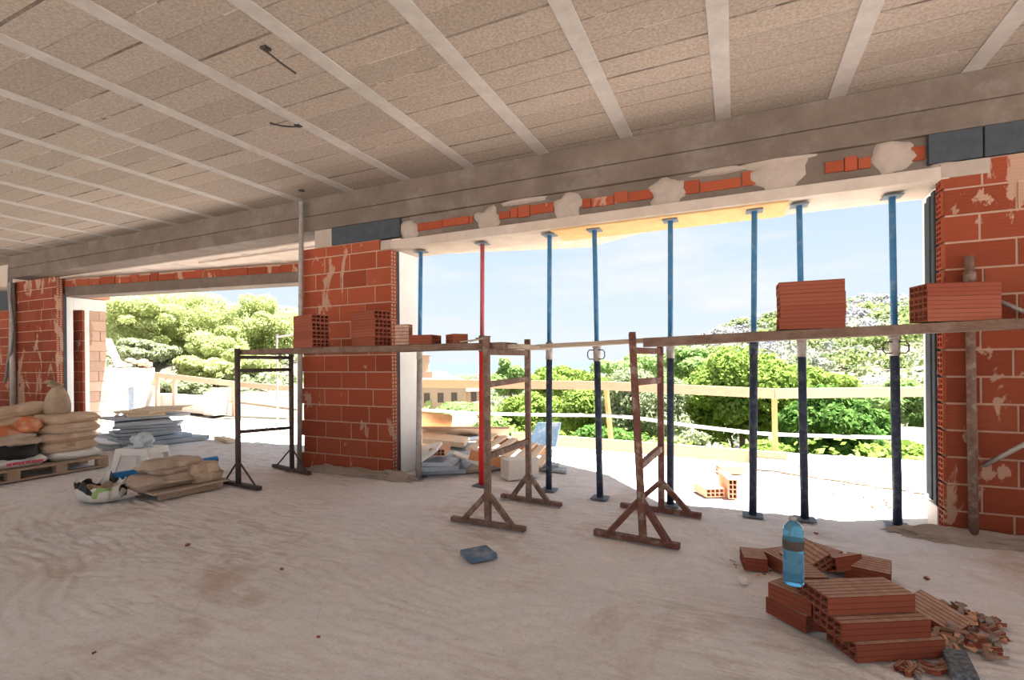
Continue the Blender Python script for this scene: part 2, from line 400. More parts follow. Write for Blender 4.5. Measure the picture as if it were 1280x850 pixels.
# ---- hollow clay brick: real channels through its length (local: x length, y width, z thickness, base at z=0)
BL, BW, BT = 0.345, 0.165, 0.072
def hollow(mb, mtx, L, W, T, nc, nr, key, wall=0.008, depth=None):
    ys = [0.0]; zs = [0.0]
    cw = (W - wall * (nc + 1)) / nc; ch = (T - wall * (nr + 1)) / nr
    for i in range(nc): ys += [ys[-1] + wall, ys[-1] + wall + cw]
    ys.append(W)
    for i in range(nr): zs += [zs[-1] + wall, zs[-1] + wall + ch]
    zs.append(T)
    ny, nz = len(ys), len(zs); vs = []; fs = []
    for x in (-L / 2, L / 2):
        for z in zs:
            for y in ys: vs.append(mtx @ Vector((x, y - W / 2, z)))
    I = lambda e, j, i: e * ny * nz + j * ny + i
    for j in range(nz - 1):
        for i in range(ny - 1):
            if i % 2 == 1 and j % 2 == 1:
                fs += [(I(0, j, i), I(0, j, i + 1), I(1, j, i + 1), I(1, j, i)), (I(0, j + 1, i + 1), I(0, j + 1, i), I(1, j + 1, i), I(1, j + 1, i + 1)),
                       (I(0, j + 1, i), I(0, j, i), I(1, j, i), I(1, j + 1, i)), (I(0, j, i + 1), I(0, j + 1, i + 1), I(1, j + 1, i + 1), I(1, j, i + 1))]
            else:
                fs.append((I(0, j, i), I(0, j + 1, i), I(0, j + 1, i + 1), I(0, j, i + 1)))
                fs.append((I(1, j, i), I(1, j, i + 1), I(1, j + 1, i + 1), I(1, j + 1, i)))
    for i in range(ny - 1):
        fs.append((I(0, 0, i + 1), I(1, 0, i + 1), I(1, 0, i), I(0, 0, i))); fs.append((I(0, nz - 1, i), I(1, nz - 1, i), I(1, nz - 1, i + 1), I(0, nz - 1, i + 1)))
    for j in range(nz - 1):
        fs.append((I(0, j, 0), I(1, j, 0), I(1, j + 1, 0), I(0, j + 1, 0))); fs.append((I(0, j + 1, ny - 1), I(1, j + 1, ny - 1), I(1, j, ny - 1), I(0, j, ny - 1)))
    mb.add(vs, fs, key)
def brick_mesh(name, L, broken=0.0, key='brick'):
    mb = MB(); hollow(mb, Matrix(), L, BW, BT, 4, 2, key)
    if broken:
        r = random.Random(hash(name) % 997 if False else int(L * 1000))
        for v in mb.v:
            if v.x > 0: v.x -= broken * (0.5 + 0.5 * math.sin(v.y * 45 + L * 9)) * r.uniform(0.5, 1.0)
    return mb.mesh(name)
BM = {'full': brick_mesh('brick_full', BL), 'half': brick_mesh('brick_half', 0.20), 'short': brick_mesh('brick_short', 0.12),
      'broken': brick_mesh('brick_broken', 0.24, 0.06), 'wide': brick_mesh('brick_wide', 0.37), 'pale': brick_mesh('brick_pale', 0.24, 0, 'brick_pale'),
      'palefull': brick_mesh('brick_palefull', 0.36, 0, 'brick_pale')}
proto_brick = bpy.data.objects.new('hollow_brick', BM['full'])
def brick(kind, loc, yaw, label, group, tilt=(0, 0), name='hollow_brick', cat='brick'):
    o = proto_brick.copy(); o.data = BM[kind]; o.name = name
    COL.objects.link(o)
    o.matrix_world = Matrix.Translation(Vector(loc)) @ Matrix.Rotation(yaw, 4, 'Z') @ Matrix.Rotation(tilt[1], 4, 'Y') @ Matrix.Rotation(tilt[0], 4, 'X')
    return tag(o, label, cat, group)

def wall_bricks(mb, p0, p1, z0, z1, thick, key, course=0.175, length=0.36, joint=0.013, seed=1, end_holes=None, start_shift=0.0, toothed=False):
    """Running bond of single bricks from p0 to p1 (xy); the visible face is on the right-hand side of p0->p1 turned towards -y."""
    r = random.Random(seed)
    p0 = Vector((p0[0], p0[1], 0)); p1 = Vector((p1[0], p1[1], 0)); D = (p1 - p0); Lw = D.length; d = D.normalized()
    nrm = Vector((d.y, -d.x, 0))     # outward (towards viewer when walking +x)
    mtx = Matrix(((d.x, -nrm.x, 0, p0.x), (d.y, -nrm.y, 0, p0.y), (0, 0, 1, 0), (0, 0, 0, 1)))
    n = max(1, round((z1 - z0) / course)); ch = (z1 - z0) / n
    for c in range(n):
        za, zb = z0 + c * ch + joint * 0.5, z0 + (c + 1) * ch - joint * 0.5
        x = -(length * 0.5 if c % 2 else 0) + start_shift
        if toothed: x = -0.0 if c % 2 else -0.045
        first = True
        while x < Lw - 0.01:
            L = length * r.choice((1, 1, 1, 0.94, 1.04))
            if toothed and first and c % 2: L *= 0.55
            xa, xb = max(x, -0.05 if toothed else 0), min(x + L, Lw)
            if Lw - xb < 0.06: xb = Lw
            if xb - xa > 0.03:
                o = r.uniform(-0.003, 0.003)
                a, b = xa + (joint * 0.5 if xa > 0 else 0), xb - (joint * 0.5 if xb < Lw else 0)
                if end_holes and xb >= Lw:
                    h = Matrix.Translation(mtx @ Vector(((a + b) / 2, o + thick / 2, za))) @ mtx.to_3x3().to_4x4()
                    hollow(mb, h, b - a, thick, zb - za, 2, 4, key, 0.012)
                else: mb.box((a, o, za), (b, thick, zb), key, mtx)
            x += L; first = False
            if xb >= Lw: break
    mb.box((0.004, 0.004, z0), (Lw - 0.004, thick - 0.004, z1), 'mortar', mtx)

# ------------------------------------------------------------------ setting
ZC = 3.04
YW = 4.17
XPL, XPR, XRW = on_y(380, 450, YW).x, on_y(490, 450, YW).x, on_y(1182, 450, YW).x
# floor with trodden dust, drag marks and wheel ruts
def axis(lo, f0, f1, hi, fine, coarse):
    a = []; x = lo
    while x < f0: a.append(x); x += coarse
    x = f0
    while x < f1: a.append(x); x += fine
    x = f1
    while x < hi: a.append(x); x += coarse
    a.append(hi); return a
def floor_h(x, y):
    p = Vector((x, y, 0))
    a = noise.noise(p * 0.8) * 0.6
    w = noise.noise(p * 0.9 + Vector((5, 2, 0)))
    w2 = noise.noise(p * 1.1 + Vector((1, 12, 0)))
    m1 = min(1, max(0, noise.noise(p * 0.75 + Vector((9, 1, 3))) + 0.05) * 3)
    m2 = min(1, max(0, noise.noise(p * 0.8 + Vector((2, 7, 8))) - 0.08) * 3)
    j = noise.noise(p * 4.0) * 0.05
    rut = (0.45 * math.sin((y + 0.30 * x + 0.35 * w + j) * 2 * PI / 0.075) + 1.3 * noise.noise(Vector((x * 1.4, (y + 0.30 * x + 0.3 * w) * 17, 3)))) * m1
    rut2 = (0.45 * math.sin((0.75 * y - 0.65 * x + 0.4 * w2 + j) * 2 * PI / 0.09) + 1.2 * noise.noise(Vector((x * 1.1 + y, (0.75 * y - 0.65 * x + 0.3 * w2) * 15, 8)))) * m2
    g = noise.noise(p * 9) * 0.5 + noise.noise(p * 22) * 0.35
    return 0.007 * a + 0.0085 * rut + 0.008 * rut2 + 0.010 * g - 0.008
def build_floor():
    xs = axis(-24, -8.5, 2.4, 7.5, 0.034, 0.4); ys = axis(-6, 0.9, 3.1, 3.11, 0.0125, 0.3)[:-2] + axis(3.1, 3.1, 4.4, 7.3, 0.026, 0.3)
    vs = []; fs = []
    for y in ys:
        for x in xs: vs.append((x, y, floor_h(x, y) if (y < 7.2) else -0.02))
    nx = len(xs)
    for j in range(len(ys) - 1):
        for i in range(nx - 1): fs.append((j * nx + i, j * nx + i + 1, (j + 1) * nx + i + 1, (j + 1) * nx + i))
    mb = MB(); mb.add(vs, fs, 'floor')
    # slab edge
    n = len(mb.v)
    mb.box((-24, -6, -0.5), (7.5, 7.29, -0.08), 'curb')
    o = mb.build('floor', smooth=True)
    struct(o)
build_floor()

mb = MB(); mb.box((-22, -3.0, ZC), (5.6, 4.55, ZC + 0.3), 'ceiling'); ceil = struct(mb.build('ceiling'))
for i in range(-29, 7):
    x = JX0 + i * JS
    if -22 < x < 5.5:
        mb = MB(); mb.box((x - 0.055, -3.0, ZC - 0.006), (x + 0.055, YW, ZC + 0.05), 'joist')
        j = mb.build('joist', ceil, bevel=0.004); j['kind'] = 'structure'
# main concrete beam with a formwork line, in two lifts
XBL = on_y(17, 335, 4.22).x
mb = MB()
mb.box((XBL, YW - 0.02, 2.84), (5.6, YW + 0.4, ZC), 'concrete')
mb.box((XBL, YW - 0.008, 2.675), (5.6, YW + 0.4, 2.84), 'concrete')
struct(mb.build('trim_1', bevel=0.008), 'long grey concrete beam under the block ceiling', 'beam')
# wall band over the window: mortar, bits of brick, lintel
mb = MB()
mb.box((XPR + 0.1, YW + 0.03, 2.452), (XRW, YW + 0.25, 2.675), 'concrete')
wf = struct(mb.build('wall_front'), 'mortared wall band above the propped window opening', 'wall')
def xw(u, v=250): return on_y(u, v, YW).x
for i, (ua, ub) in enumerate(((520, 590), (622, 692), (727, 816), (855, 946), (1032, 1097), (1140, 1160))):
    mb = MB(); x = xw(ua); r = random.Random(i)
    while x < xw(ub) - 0.03:
        L = r.choice((0.08, 0.12, 0.2, 0.3)); e = min(x + L, xw(ub))
        mb.box((x, YW + 0.012 + r.uniform(0, 0.01), 2.515 + r.uniform(-0.008, 0.008)), (e - 0.006, YW + 0.1, 2.605 + r.uniform(-0.02, 0.012)), 'wallbrick'); x = e
    mb.build('brick_course', wf, bevel=0.004)['kind'] = 'structure'
def blob(u, w, h, zc, seed, key='mortar_patch', y=YW + 0.03, thick=0.035):
    mb = MB(); x = xw(u); n = 26; vs = [Vector((x, y - thick, zc))]; thick = 0.03; rings = 4
    for k_ in range(1, rings + 1):
        for q in range(n):
            a = 2 * PI * q / n; rr = (k_ / rings) * (1 + 0.42 * noise.noise(Vector((math.cos(a) * 1.8 + seed * 3, math.sin(a) * 1.8, seed))))
            vs.append(Vector((x + w * rr * math.cos(a), y - thick * (1 - (k_ / rings) ** 3) + (0.012 if k_ == rings else 0), zc + h * rr * math.sin(a))))
    fs = [(0, 1 + (q + 1) % n, 1 + q) for q in range(n)]
    for k_ in range(rings - 1):
        for q in range(n):
            a, b = 1 + k_ * n, 1 + (k_ + 1) * n
            fs.append((a + q, a + (q + 1) % n, b + (q + 1) % n, b + q))
    mb.add(vs, fs, key)
    o = mb.build('mortar_patch', wf, smooth=True); o['kind'] = 'structure'
for i, (u, w, h, z) in enumerate(((508, .13, .10, 2.54), (608, .15, .12, 2.54), (709, .15, .13, 2.55), (836, .16, .13, 2.55), (972, .21, .15, 2.57), (1117, .15, .13, 2.58), (900, .22, .035, 2.66), (968, .3, .05, 2.67), (650, .25, .035, 2.66), (1182, .1, .09, 2.5))):
    blob(u, w, h, z, i + 1)
# lintel over the wide opening
ZL = 2.365
mb = MB(); mb.box((XPR - 0.02, YW - 0.005, ZL), (XRW + 0.03, YW + 0.46, 2.452), 'lintel'); struct(mb.build('trim_2', bevel=0.006), 'pale concrete lintel above the propped opening', 'lintel')
# projecting eave slab outside the opening
ez = 2.63
mb = MB(); mb.prism([(-7.0, 4.632), (XRW + 4, 4.632), (XRW + 4, 4.66), (0.05, 4.70), (-0.55, 5.5), (-1.68, 6.15), (-3.9, 5.55), (-4.35, 5.5), (-4.35, 4.9), (-7, 4.9)], ez, 2.95, 'lintel')
mb.box((XPR - 0.02, YW + 0.3, 2.40), (XRW + 3, YW + 0.46, 2.64), 'lintel')
struct(mb.build('trim_3'), 'pale eave slab outside above the wide opening', 'eave')
mb = MB(); mb.box((XPR - 1.0, 4.56, 2.64), (5.6, 4.68, 3.3), 'white_concrete'); struct(mb.build('wall_parapet'))
xa, xb = on_z(702, 297, ZL).x, on_z(982, 262, ZL).x
mb = MB(); mb.box((xa, YW + 0.03, ZL - 0.014), (xb, YW + 0.44, ZL - 0.001), 'plywood')
tag(mb.build('plywood_sheet'), 'yellow plywood sheet held up under the lintel by steel props', 'plywood sheet')

# brick pier between the two openings
mb = MB()
wall_bricks(mb, (XPL, YW - 0.01), (XPR, YW - 0.01), 0.0, 2.36, 0.10, 'wallbrick', seed=3, end_holes=True, toothed=True)
wall_bricks(mb, (XPL - 0.02, YW - 0.01), (XPR - 0.14, YW - 0.01), 2.36, 2.475, 0.10, 'wallbrick', course=0.12, seed=5)
mb.box((XPR - 0.13, YW - 0.006, 2.365), (XPR, YW + 0.09, 2.46), 'mortar_patch')
wp = struct(mb.build('wall_center'), 'red hollow brick pier between the two openings', 'brick wall')
mb = MB(); mb.box((XPR - 0.05, YW + 0.092, 0.0), (XPR - 0.004, YW + 0.14, 2.36), 'insul_dark'); mb.build('insulation_strip', wp)['kind'] = 'structure'
mb = MB(); mb.box((XPL, YW + 0.142, 0.0), (XPR - 0.005, YW + 0.46, 2.42), 'white_concrete'); mb.build('outer_leaf', wp, bevel=0.006)['kind'] = 'structure'
mb = MB(); a, b = xw(415, 290), xw(500, 285); mb.box((a, YW - 0.01, 2.478), (b, YW + 0.06, 2.67), 'insul_dark')
tag(mb.build('insulation_board', bevel=0.005, origin=Vector((a, YW, 2.478))), 'dark insulation panel wedged between brick pier top and beam', 'insulation panel')
mb = MB(); mb.box((xw(393), YW + 0.0, 2.478), (xw(414), YW + 0.1, 2.672), 'mortar_patch'); mb.build('mortar_fill', wp)['kind'] = 'structure'
# grey pole on the pier's left edge
pb, pt = on_z(380, 589), on_y(377, 257, 4.1)
pb = Vector((XPL - 0.0, 4.09, 0)); pt = Vector((on_y(377, 257, 4.09).x, 4.09, 2.99))
mb = MB(); mb.tube([pb, pt], 0.026, 'galv', 12); o = mb.build('steel_pole', origin=pb, smooth=True); tag(o, 'tall grey steel pole at left edge of the brick pier', 'pole')
mb = MB(); mb.box((pb.x - 0.07, pb.y - 0.07, 0), (pb.x + 0.07, pb.y + 0.06, 0.008), 'galv'); mb2 = mb.build('base_plate', o)

# right brick wall
mb = MB(); wall_bricks(mb, (XRW, YW), (5.6, YW), 0.0, 2.47, 0.10, 'wallbrick_patchy_shade', seed=11)
for c in range(14):      # hollow ends of the bricks at the reveal
    hollow(mb, Matrix.Translation((XRW - 0.006, YW + 0.05, 0.012 + c * 2.47 / 14)) , 0.02, 0.096, 0.158, 2, 4, 'wallbrick', 0.012)
wr = struct(mb.build('wall_right'), 'red brick wall with mortar smears right of the opening', 'brick wall')
mb = MB(); mb.box((XRW + 0.01, YW + 0.14, 0.0), (5.6, YW + 0.46, 2.6), 'white_concrete'); mb.build('outer_leaf', wr)['kind'] = 'structure'
mb = MB(); mb.box((XRW - 0.02, YW - 0.006, 2.37), (xw(1238, 220), YW + 0.02, 2.47), 'mortar_patch'); mb.build('lintel_bearing', wr, bevel=0.006)['kind'] = 'structure'
mb = MB(); mb.box((XRW - 0.02, YW + 0.105, 0.0), (XRW + 0.01, YW + 0.3, 0.17), 'block'); mb.build('reveal_footing', wr, bevel=0.004)['kind'] = 'structure'
mb = MB()
for q in range(3):
    mb.box((XRW - 0.026 - 0.006 * (q % 2), YW + 0.106 + q * 0.065, 0.175 + 0.02 * q), (XRW + 0.008, YW + 0.165 + q * 0.065, 2.33 - 0.02 * q), 'insul_dark')
tag(mb.build('insulation_board', bevel=0.006, origin=Vector((XRW, YW + .2, .175))), 'tall dark insulation strip lining the right reveal of the opening', 'insulation panel')
for (ua, ub, t) in ((1160, 1229, 'dark insulation panel under beam, nearer the opening, on right wall'), (1230, 1330, 'dark insulation panel under beam at far right wall corner')):
    a, b = xw(ua, 190), xw(ub, 185)
    mb = MB(); mb.box((a, YW - 0.012, 2.475), (b - 0.004, YW + 0.06, 2.672), 'insul_dark'); tag(mb.build('insulation_board', bevel=0.005, origin=Vector((a, YW, 2.475))), t, 'insulation panel')

# left bay: soffit, lintel, end pier, side return
L1, L2 = on_z(77.6, 370.6, 2.36), on_z(375, 353, 2.36)
dl = (L2 - L1).normalized(); nl = Vector((-dl.y, dl.x, 0))
L3 = L2 + dl * 0.7
mb = MB(); mb.prism([(XBL - 6, YW + 0.3), (XPL + 0.5, YW + 0.3), (XPL + 0.5, L3.y + 0.4), (L1.x - 6, L1.y + 0.4)], 2.655, 3.1, 'lintel')
soff = struct(mb.build('ceiling_annex'), 'pale lower ceiling over the left opening', 'ceiling')
for i in range(-15, 0):
    x = JX0 + i * JS
    if XBL - 1 < x < XPL + .4:
        mb = MB(); mb.box((x - 0.05, YW + 0.4, 2.649), (x + 0.05, 6.2, 2.66), 'joist'); mb.build('joist', soff)['kind'] = 'structure'
def along(t, off=0.0, z=0.0): return L1 + dl * t + nl * off + Vector((0, 0, z - L1.z))
LL = (L3 - L1).length
mb = MB()
p = [along(-0.6, 0), along(LL, 0), along(LL, 0.3), along(-0.6, 0.3)]
def lift(ps, z): return [Vector((q.x, q.y, z)) for q in ps]
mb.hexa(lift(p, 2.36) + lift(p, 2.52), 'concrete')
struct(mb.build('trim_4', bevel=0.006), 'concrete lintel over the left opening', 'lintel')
mb = MB(); x = -0.3; r = random.Random(4)
while x < LL:
    L = r.choice((0.25, 0.33, 0.16)); z1 = 2.63 + r.uniform(-0.015, 0.02)
    q = [along(x, -0.004 + r.uniform(0, .01)), along(x + L - 0.008, 0.0), along(x + L - 0.008, 0.2), along(x, 0.2)]
    mb.hexa(lift(q, 2.522) + lift(q, z1), 'wallbrick'); x += L
q = [along(-.3, 0.02), along(LL, 0.02), along(LL, 0.25), along(-.3, 0.25)]; mb.hexa(lift(q, 2.5) + lift(q, 2.66), 'mortar')
struct(mb.build('trim_5'), 'row of red brick above the left lintel', 'brick course')
# left end pier
PA, PB = on_y(18, 450, L1.y - 0.12), on_y(70, 450, L1.y - 0.12)
mb = MB(); wall_bricks(mb, (PA.x, PA.y), (PB.x, PB.y), 0, 2.68, 0.10, 'wallbrick_patchy_shade', seed=21, end_holes=True, length=0.5)
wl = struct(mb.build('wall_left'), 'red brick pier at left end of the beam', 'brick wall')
mb = MB(); mb.box((PB.x - 0.05, PB.y + 0.102, 0), (PB.x + 0.0, PB.y + 0.15, 2.4), 'insul_dark'); mb.build('insulation_strip', wl)['kind'] = 'structure'
# side return of the left bay: white jamb, doorway with brick inside, sunlit brick end
XR_ = on_y(80, 450, L1.y + 0.02).x
yy_ = lambda u: next(y for y in [L1.y + i * 0.01 for i in range(400)] if on_y(u, 450, y).x >= XR_) if False else None
def y_at(u, x):
    d = ray(u, 450); return d.y / d.x * x
ya, yb, yc, yd, ye = y_at(80, XR_), y_at(92, XR_), y_at(107, XR_), y_at(113, XR_), y_at(133.5, XR_)
mb = MB()
mb.box((XR_ - 0.35, PB.y + 0.12, 0), (XR_, yb, 2.36), 'white_concrete')
mb.box((XR_ - 0.30, yb, 2.16), (XR_, ye + 0.0, 2.36), 'white_concrete')
mb.box((XR_ - 0.6, yc + 0.0, 0), (XR_ - 0.02, yd, 2.16), 'white_concrete')
wm = struct(mb.build('wall_side', bevel=0.006), 'white rendered return wall with narrow doorway beside left opening', 'wall')
mb = MB(); wall_bricks(mb, (XR_ - 0.02, yd + 0.0), (XR_ - 0.02, ye), 0, 2.16, 0.1, 'brick_cream', seed=5, length=.3)
mb.build('brick_return', wm)['kind'] = 'structure'
mb = MB(); wall_bricks(mb, (XR_ - 1.6, yc - 0.03), (XR_ - 0.03, yc - 0.03), 0, 2.16, 0.03, 'wallbrick', seed=6); mb.build('brick_reveal', wm)['kind'] = 'structure'
mb = MB(); mb.box((XR_ - 0.4, yb, 2.37), (XR_ + 0.02, ye + 0.05, 2.46), 'brick_pale'); mb.build('brick_course', wm)['kind'] = 'structure'
# far left brick wall of the next room
mb = MB(); A = on_y(-90, 450, L1.y + 0.25); B = on_y(17, 450, L1.y + 0.25)
wall_bricks(mb, (A.x, A.y), (B.x + 0.6, B.y), 0, 2.28, 0.1, 'wallbrick', seed=31)
wn_ = struct(mb.build('wall_back'), 'red brick wall beyond the end of the beam', 'brick wall')
mb = MB(); mb.box((A.x, A.y - 0.01, 2.285), (B.x + 0.1, A.y + 0.15, 2.66), 'insul_dark'); mb.build('dark_lintel', wn_)['kind'] = 'structure'

# ---- ground, terrain, sea
mb = MB(); mb.box((-80, -80, -0.6), (80, -5.9, -0.1), 'ground'); mb.box((7.4, -6, -0.6), (80, 7.2, -0.1), 'ground'); mb.box((-80, -6, -0.6), (-23.9, 7.2, -0.1), 'ground'); struct(mb.build('ground'))
RS = [0, 2, 5, 9, 14, 20, 28, 38, 52, 70, 95, 130, 180, 240, 320, 450, 650, 900]
def prof(u):
    """height against distance beyond the terrace edge, by bearing"""
    left = {0: -.1, 2: 0.0, 5: 0.25, 9: 0.7, 14: 1.7, 20: 3.0, 28: 4.5, 38: 6, 52: 7, 70: 7, 95: 5, 130: 0, 180: -8, 240: -14, 320: -20, 450: -24, 650: -26, 900: -28}
    mid = {0: -.3, 2: -1.2, 5: -2.2, 9: -3.4, 14: -4.6, 20: -5.3, 28: -5.7, 38: -5.9, 52: -6, 70: -6.2, 95: -9, 130: -11, 180: -12, 240: -13, 320: -14, 450: -15, 650: -20, 900: -27}
    right = {0: -.3, 2: -1.5, 5: -2.8, 9: -4.6, 14: -6, 20: -7, 28: -7.6, 38: -7.5, 52: -6, 70: -3, 95: 1.5, 130: 8, 180: 17, 240: 16, 320: 5, 450: -10, 650: -20, 900: -28}
    ridge = {520: 0, 700: 0.02, 740: 0.10, 800: 0.30, 850: 0.55, 900: 0.80, 950: 0.92, 1000: 1.02, 1060: 1.08, 1110: 1.06, 1165: 0.98, 1300: 0.9, 1800: .8}
    def lerp(tab, x):
        ks = sorted(tab)
        if x <= ks[0]: return tab[ks[0]]
        for a, b in zip(ks, ks[1:]):
            if x <= b: return tab[a] + (tab[b] - tab[a]) * (x - a) / (b - a)
        return tab[ks[-1]]
    wl_ = 1 - min(1, max(0, (u - 400) / 130.0)); wl_ = wl_ * wl_ * (3 - 2 * wl_)
    rr = lerp(ridge, u)
    return lambda s: (lerp(left, s) * wl_ + (1 - wl_) * (lerp(mid, s) * (1 - min(1, rr * 1.0)) + lerp(right, s) * min(1.1, rr)))
def bearing(u):
    d = ray(u, 450); return Vector((d.x, d.y, 0)).normalized()
us = [-700, -420, -240, -120] + list(range(-40, 1400, 20)) + [1480, 1650]
vs = []; fs = []
for u in us:
    b = bearing(u); f = prof(u); r0 = min(7.25 / max(b.y, 0.05), 60)
    for s in RS:
        r_ = r0 + s; q = b * r_
        vs.append((q.x, q.y, f(s) + noise.noise(q * 0.08) * min(1.2, s * 0.03) + noise.noise(q * 0.5) * 0.12 * min(1, s / 4)))
n = len(RS)
for i in range(len(us) - 1):
    for j in range(n - 1): fs.append((i * n + j, (i + 1) * n + j, (i + 1) * n + j + 1, i * n + j + 1))
mb = MB(); mb.add(vs, fs, 'terrain')
struct(mb.build('terrain', smooth=True))
def ground_z(u, r_):
    b = bearing(u); f = prof(u); r0 = min(7.25 / max(b.y, 0.05), 60); return f(max(0, r_ - r0))
mb = MB(); mb.prism([(-30000, 300), (30000, 300), (30000, 40000), (-30000, 40000)], -40, -26.5, 'sea'); struct(mb.build('sea'))

# ------------------------------------------------------------------ steel props under the lintel
def prop(name, uf, vf, ut, vt, split, up_key, low_key, label, handle=False, base_key='galv', collar_key='galv'):
    foot = on_z(uf, vf); foot.z = 0
    top = on_z(ut, vt, ZL - 0.02); top.y = min(max(top.y, YW + 0.06), YW + 0.4); foot.y += 0.0
    d = top - foot
    P = lambda z: foot + d * (z / d.z)
    root = empty('steel_prop', foot); tag(root, label, 'prop', 'steel props under the lintel')
    zt = ZL - 0.02
    def pl(z, zh, nm, w=0.07):
        c = P(z); m = MB(); m.box((c.x - w, c.y - w, z), (c.x + w, c.y + w, z + zh), 'plate'); m.build(nm, root, bevel=0.002)
    pl(0.004, 0.008, 'base_plate'); pl(zt - 0.005, 0.008, 'top_plate', 0.06)
    m = MB(); m.tube([P(0.01), P(0.42), P(split - 0.1)], 0.0285, low_key, 14); m.build('outer_tube', root, smooth=True)
    m = MB(); m.tube([P(split - 0.14), P(split + 0.02)], 0.033, collar_key, 14); m.tube([P(split - 0.02), P(split)], 0.039, collar_key, 14); c = m.build('collar', root, smooth=True)
    m = MB(); m.tube([P(split - 0.05), P(zt)], 0.021, up_key, 14); m.build('inner_tube', root, smooth=True)
    m = MB()
    if handle:
        q = P(split - 0.07)
        m.tube([q + Vector((-0.02, -0.03, 0.03)), q + Vector((-0.06, -0.03, 0.03)), q + Vector((-0.075, -0.03, 0.01)), q + Vector((-0.075, -0.03, -0.03)), q + Vector((-0.06, -0.03, -0.05)), q + Vector((-0.02, -0.03, -0.05))], 0.005, 'dark_steel', 6)
        m.tube([q + Vector((0.02, -0.03, 0.03)), q + Vector((0.06, -0.03, 0.03)), q + Vector((0.075, -0.03, 0.01)), q + Vector((0.075, -0.03, -0.03)), q + Vector((0.06, -0.03, -0.05)), q + Vector((0.02, -0.03, -0.05))], 0.005, 'dark_steel', 6)
        m.build('handle', c, origin=root.location.copy(), local=True, smooth=True)
    else:
        q = P(split - 0.005); m.tube([q + Vector((-0.06, -0.02, 0)), q + Vector((0.06, -0.02, 0))], 0.006, 'dark_steel', 6); m.build('pin', c, origin=root.location.copy(), local=True, smooth=True)
prop('p', 523, 598, 526, 315, 1.36, 'blue_paint', 'galv', 'blue and grey steel prop nearest the brick pier')
prop('p', 602, 607, 603, 305, 1.42, 'red_dull', 'red_paint', 'bright red steel prop, the only red one under the lintel', collar_key='rust_red')
prop('p', 686, 613, 687, 294, 1.34, 'blue_paint', 'navy_paint', 'slim blue steel prop between the red prop and the prop with a grey collar handle')
prop('p', 750, 623, 743, 288, 1.32, 'blue_paint', 'navy_paint', 'blue steel prop with looped handle, standing left of the middle trestle', handle=True)
prop('p', 838, 632, 838, 276, 1.34, 'blue_paint', 'navy_paint', 'blue steel prop standing just behind the rusty trestle by the opening')
prop('p', 941, 645, 943, 264, 1.36, 'blue_paint', 'navy_paint', 'thick blue steel prop with wide foot plate, left of the brick stack on plank', collar_key='navy_paint')
prop('p', 1006, 650, 999, 257, 1.34, 'blue_paint', 'navy_paint', 'blue steel prop running up behind the square brick stack on plank')
prop('p', 1122, 658, 1115, 246, 1.34, 'blue_paint', 'navy_paint', 'blue steel prop with looped handle closest to the right brick wall', handle=True)

# ------------------------------------------------------------------ trestles and planks
PZ = 1.275
def vert_top(base, z): return Vector((base.x, base.y, z))
def trestle(label, fpost, bpost, fbar, bbar, braces_f, braces_b, key, ptop, rails, sect=0.04, round_=False, ftop=None):
    """fpost/bpost: floor points; fbar/bbar: pairs of floor points; braces: (height on post, fraction along the bar each side)"""
    root = empty('trestle', (fpost + bpost) / 2); tag(root, label, 'trestle', 'builder trestles under the planks')
    tops = []
    for post, bar, (hz, fr), tp in ((fpost, fbar, braces_f, ftop), (bpost, bbar, braces_b, None)):
        t = tp if tp is not None else vert_top(post, ptop)
        tops.append((post, t))
        m = MB()
        if round_: m.tube([post + Vector((0, 0, 0.03)), t], sect * 0.55, key, 10)
        else: m.bar(post + Vector((0, 0, 0.02)), t, sect, sect, key)
        m.build('post', root, smooth=round_, bevel=0 if round_ else 0.003)
        m = MB(); up = Vector((0, 0, 0.02)); m.bar(bar[0] + up, bar[1] + up, sect, sect * 0.8, key); m.build('foot_bar', root, bevel=0.003)
        d = (t - post); ph = post + d * (hz / d.z)
        for e_ in bar:
            q = post + (e_ - post) * fr + up
            m = MB()
            if round_: m.tube([ph, q], 0.009, key, 6)
            else: m.bar(ph, q, sect * 0.8, sect * 0.8, key)
            m.build('brace', root)
    for z, z2 in rails:
        a = tops[0][0] + (tops[0][1] - tops[0][0]) * (z / tops[0][1].z); b = tops[1][0] + (tops[1][1] - tops[1][0]) * (z2 / tops[1][1].z)
        m = MB()
        if round_: m.tube([a, b], sect * 0.42, key, 8)
        else: m.bar(a, b, sect * 0.75, sect, key)
        m.build('crossbar', root, smooth=round_)
    return root
g = lambda u, v: on_z(u, v, 0.0)
Bf, Bb = g(610, 658), g(661, 629)
trestle('rusty brown trestle with triangular feet, left of the two by the wide opening', Bf, Bb, (g(565, 651), g(657, 665)), (g(627, 622), g(702, 634)), (0.24, 0.68), (0.24, 0.62), 'rust', 1.37,
        ((PZ - 0.02, PZ - 0.02), (1.02, 1.04), (0.5, 0.52)), 0.042)
Cf, Cb = g(804, 680), g(827, 640)
ct = on_z(790, 416, 1.385)
trestle('rusty brown trestle with leaning post and triangular feet, nearest the camera', Cf, Cb, (g(743, 668), g(850, 687)), (g(776, 634), g(877, 648)), (0.27, 0.72), (0.24, 0.72), 'rust_red', 1.36,
        ((PZ - 0.02, PZ - 0.02), (1.03, 1.03), (0.47, 0.50)), 0.046, ftop=ct)
Af, Ab = g(298, 609), g(365, 589)
trestle('dark tubular steel trestle standing left of the brick pier', Af, Ab, (g(278, 604), g(325, 613)), (g(342, 584), g(387, 594)), (0.26, 0.85), (0.26, 0.85), 'dark_steel', 1.335,
        ((PZ - 0.025, PZ - 0.025), (1.12, 1.12), (0.53, 0.48)), 0.045, round_=True)
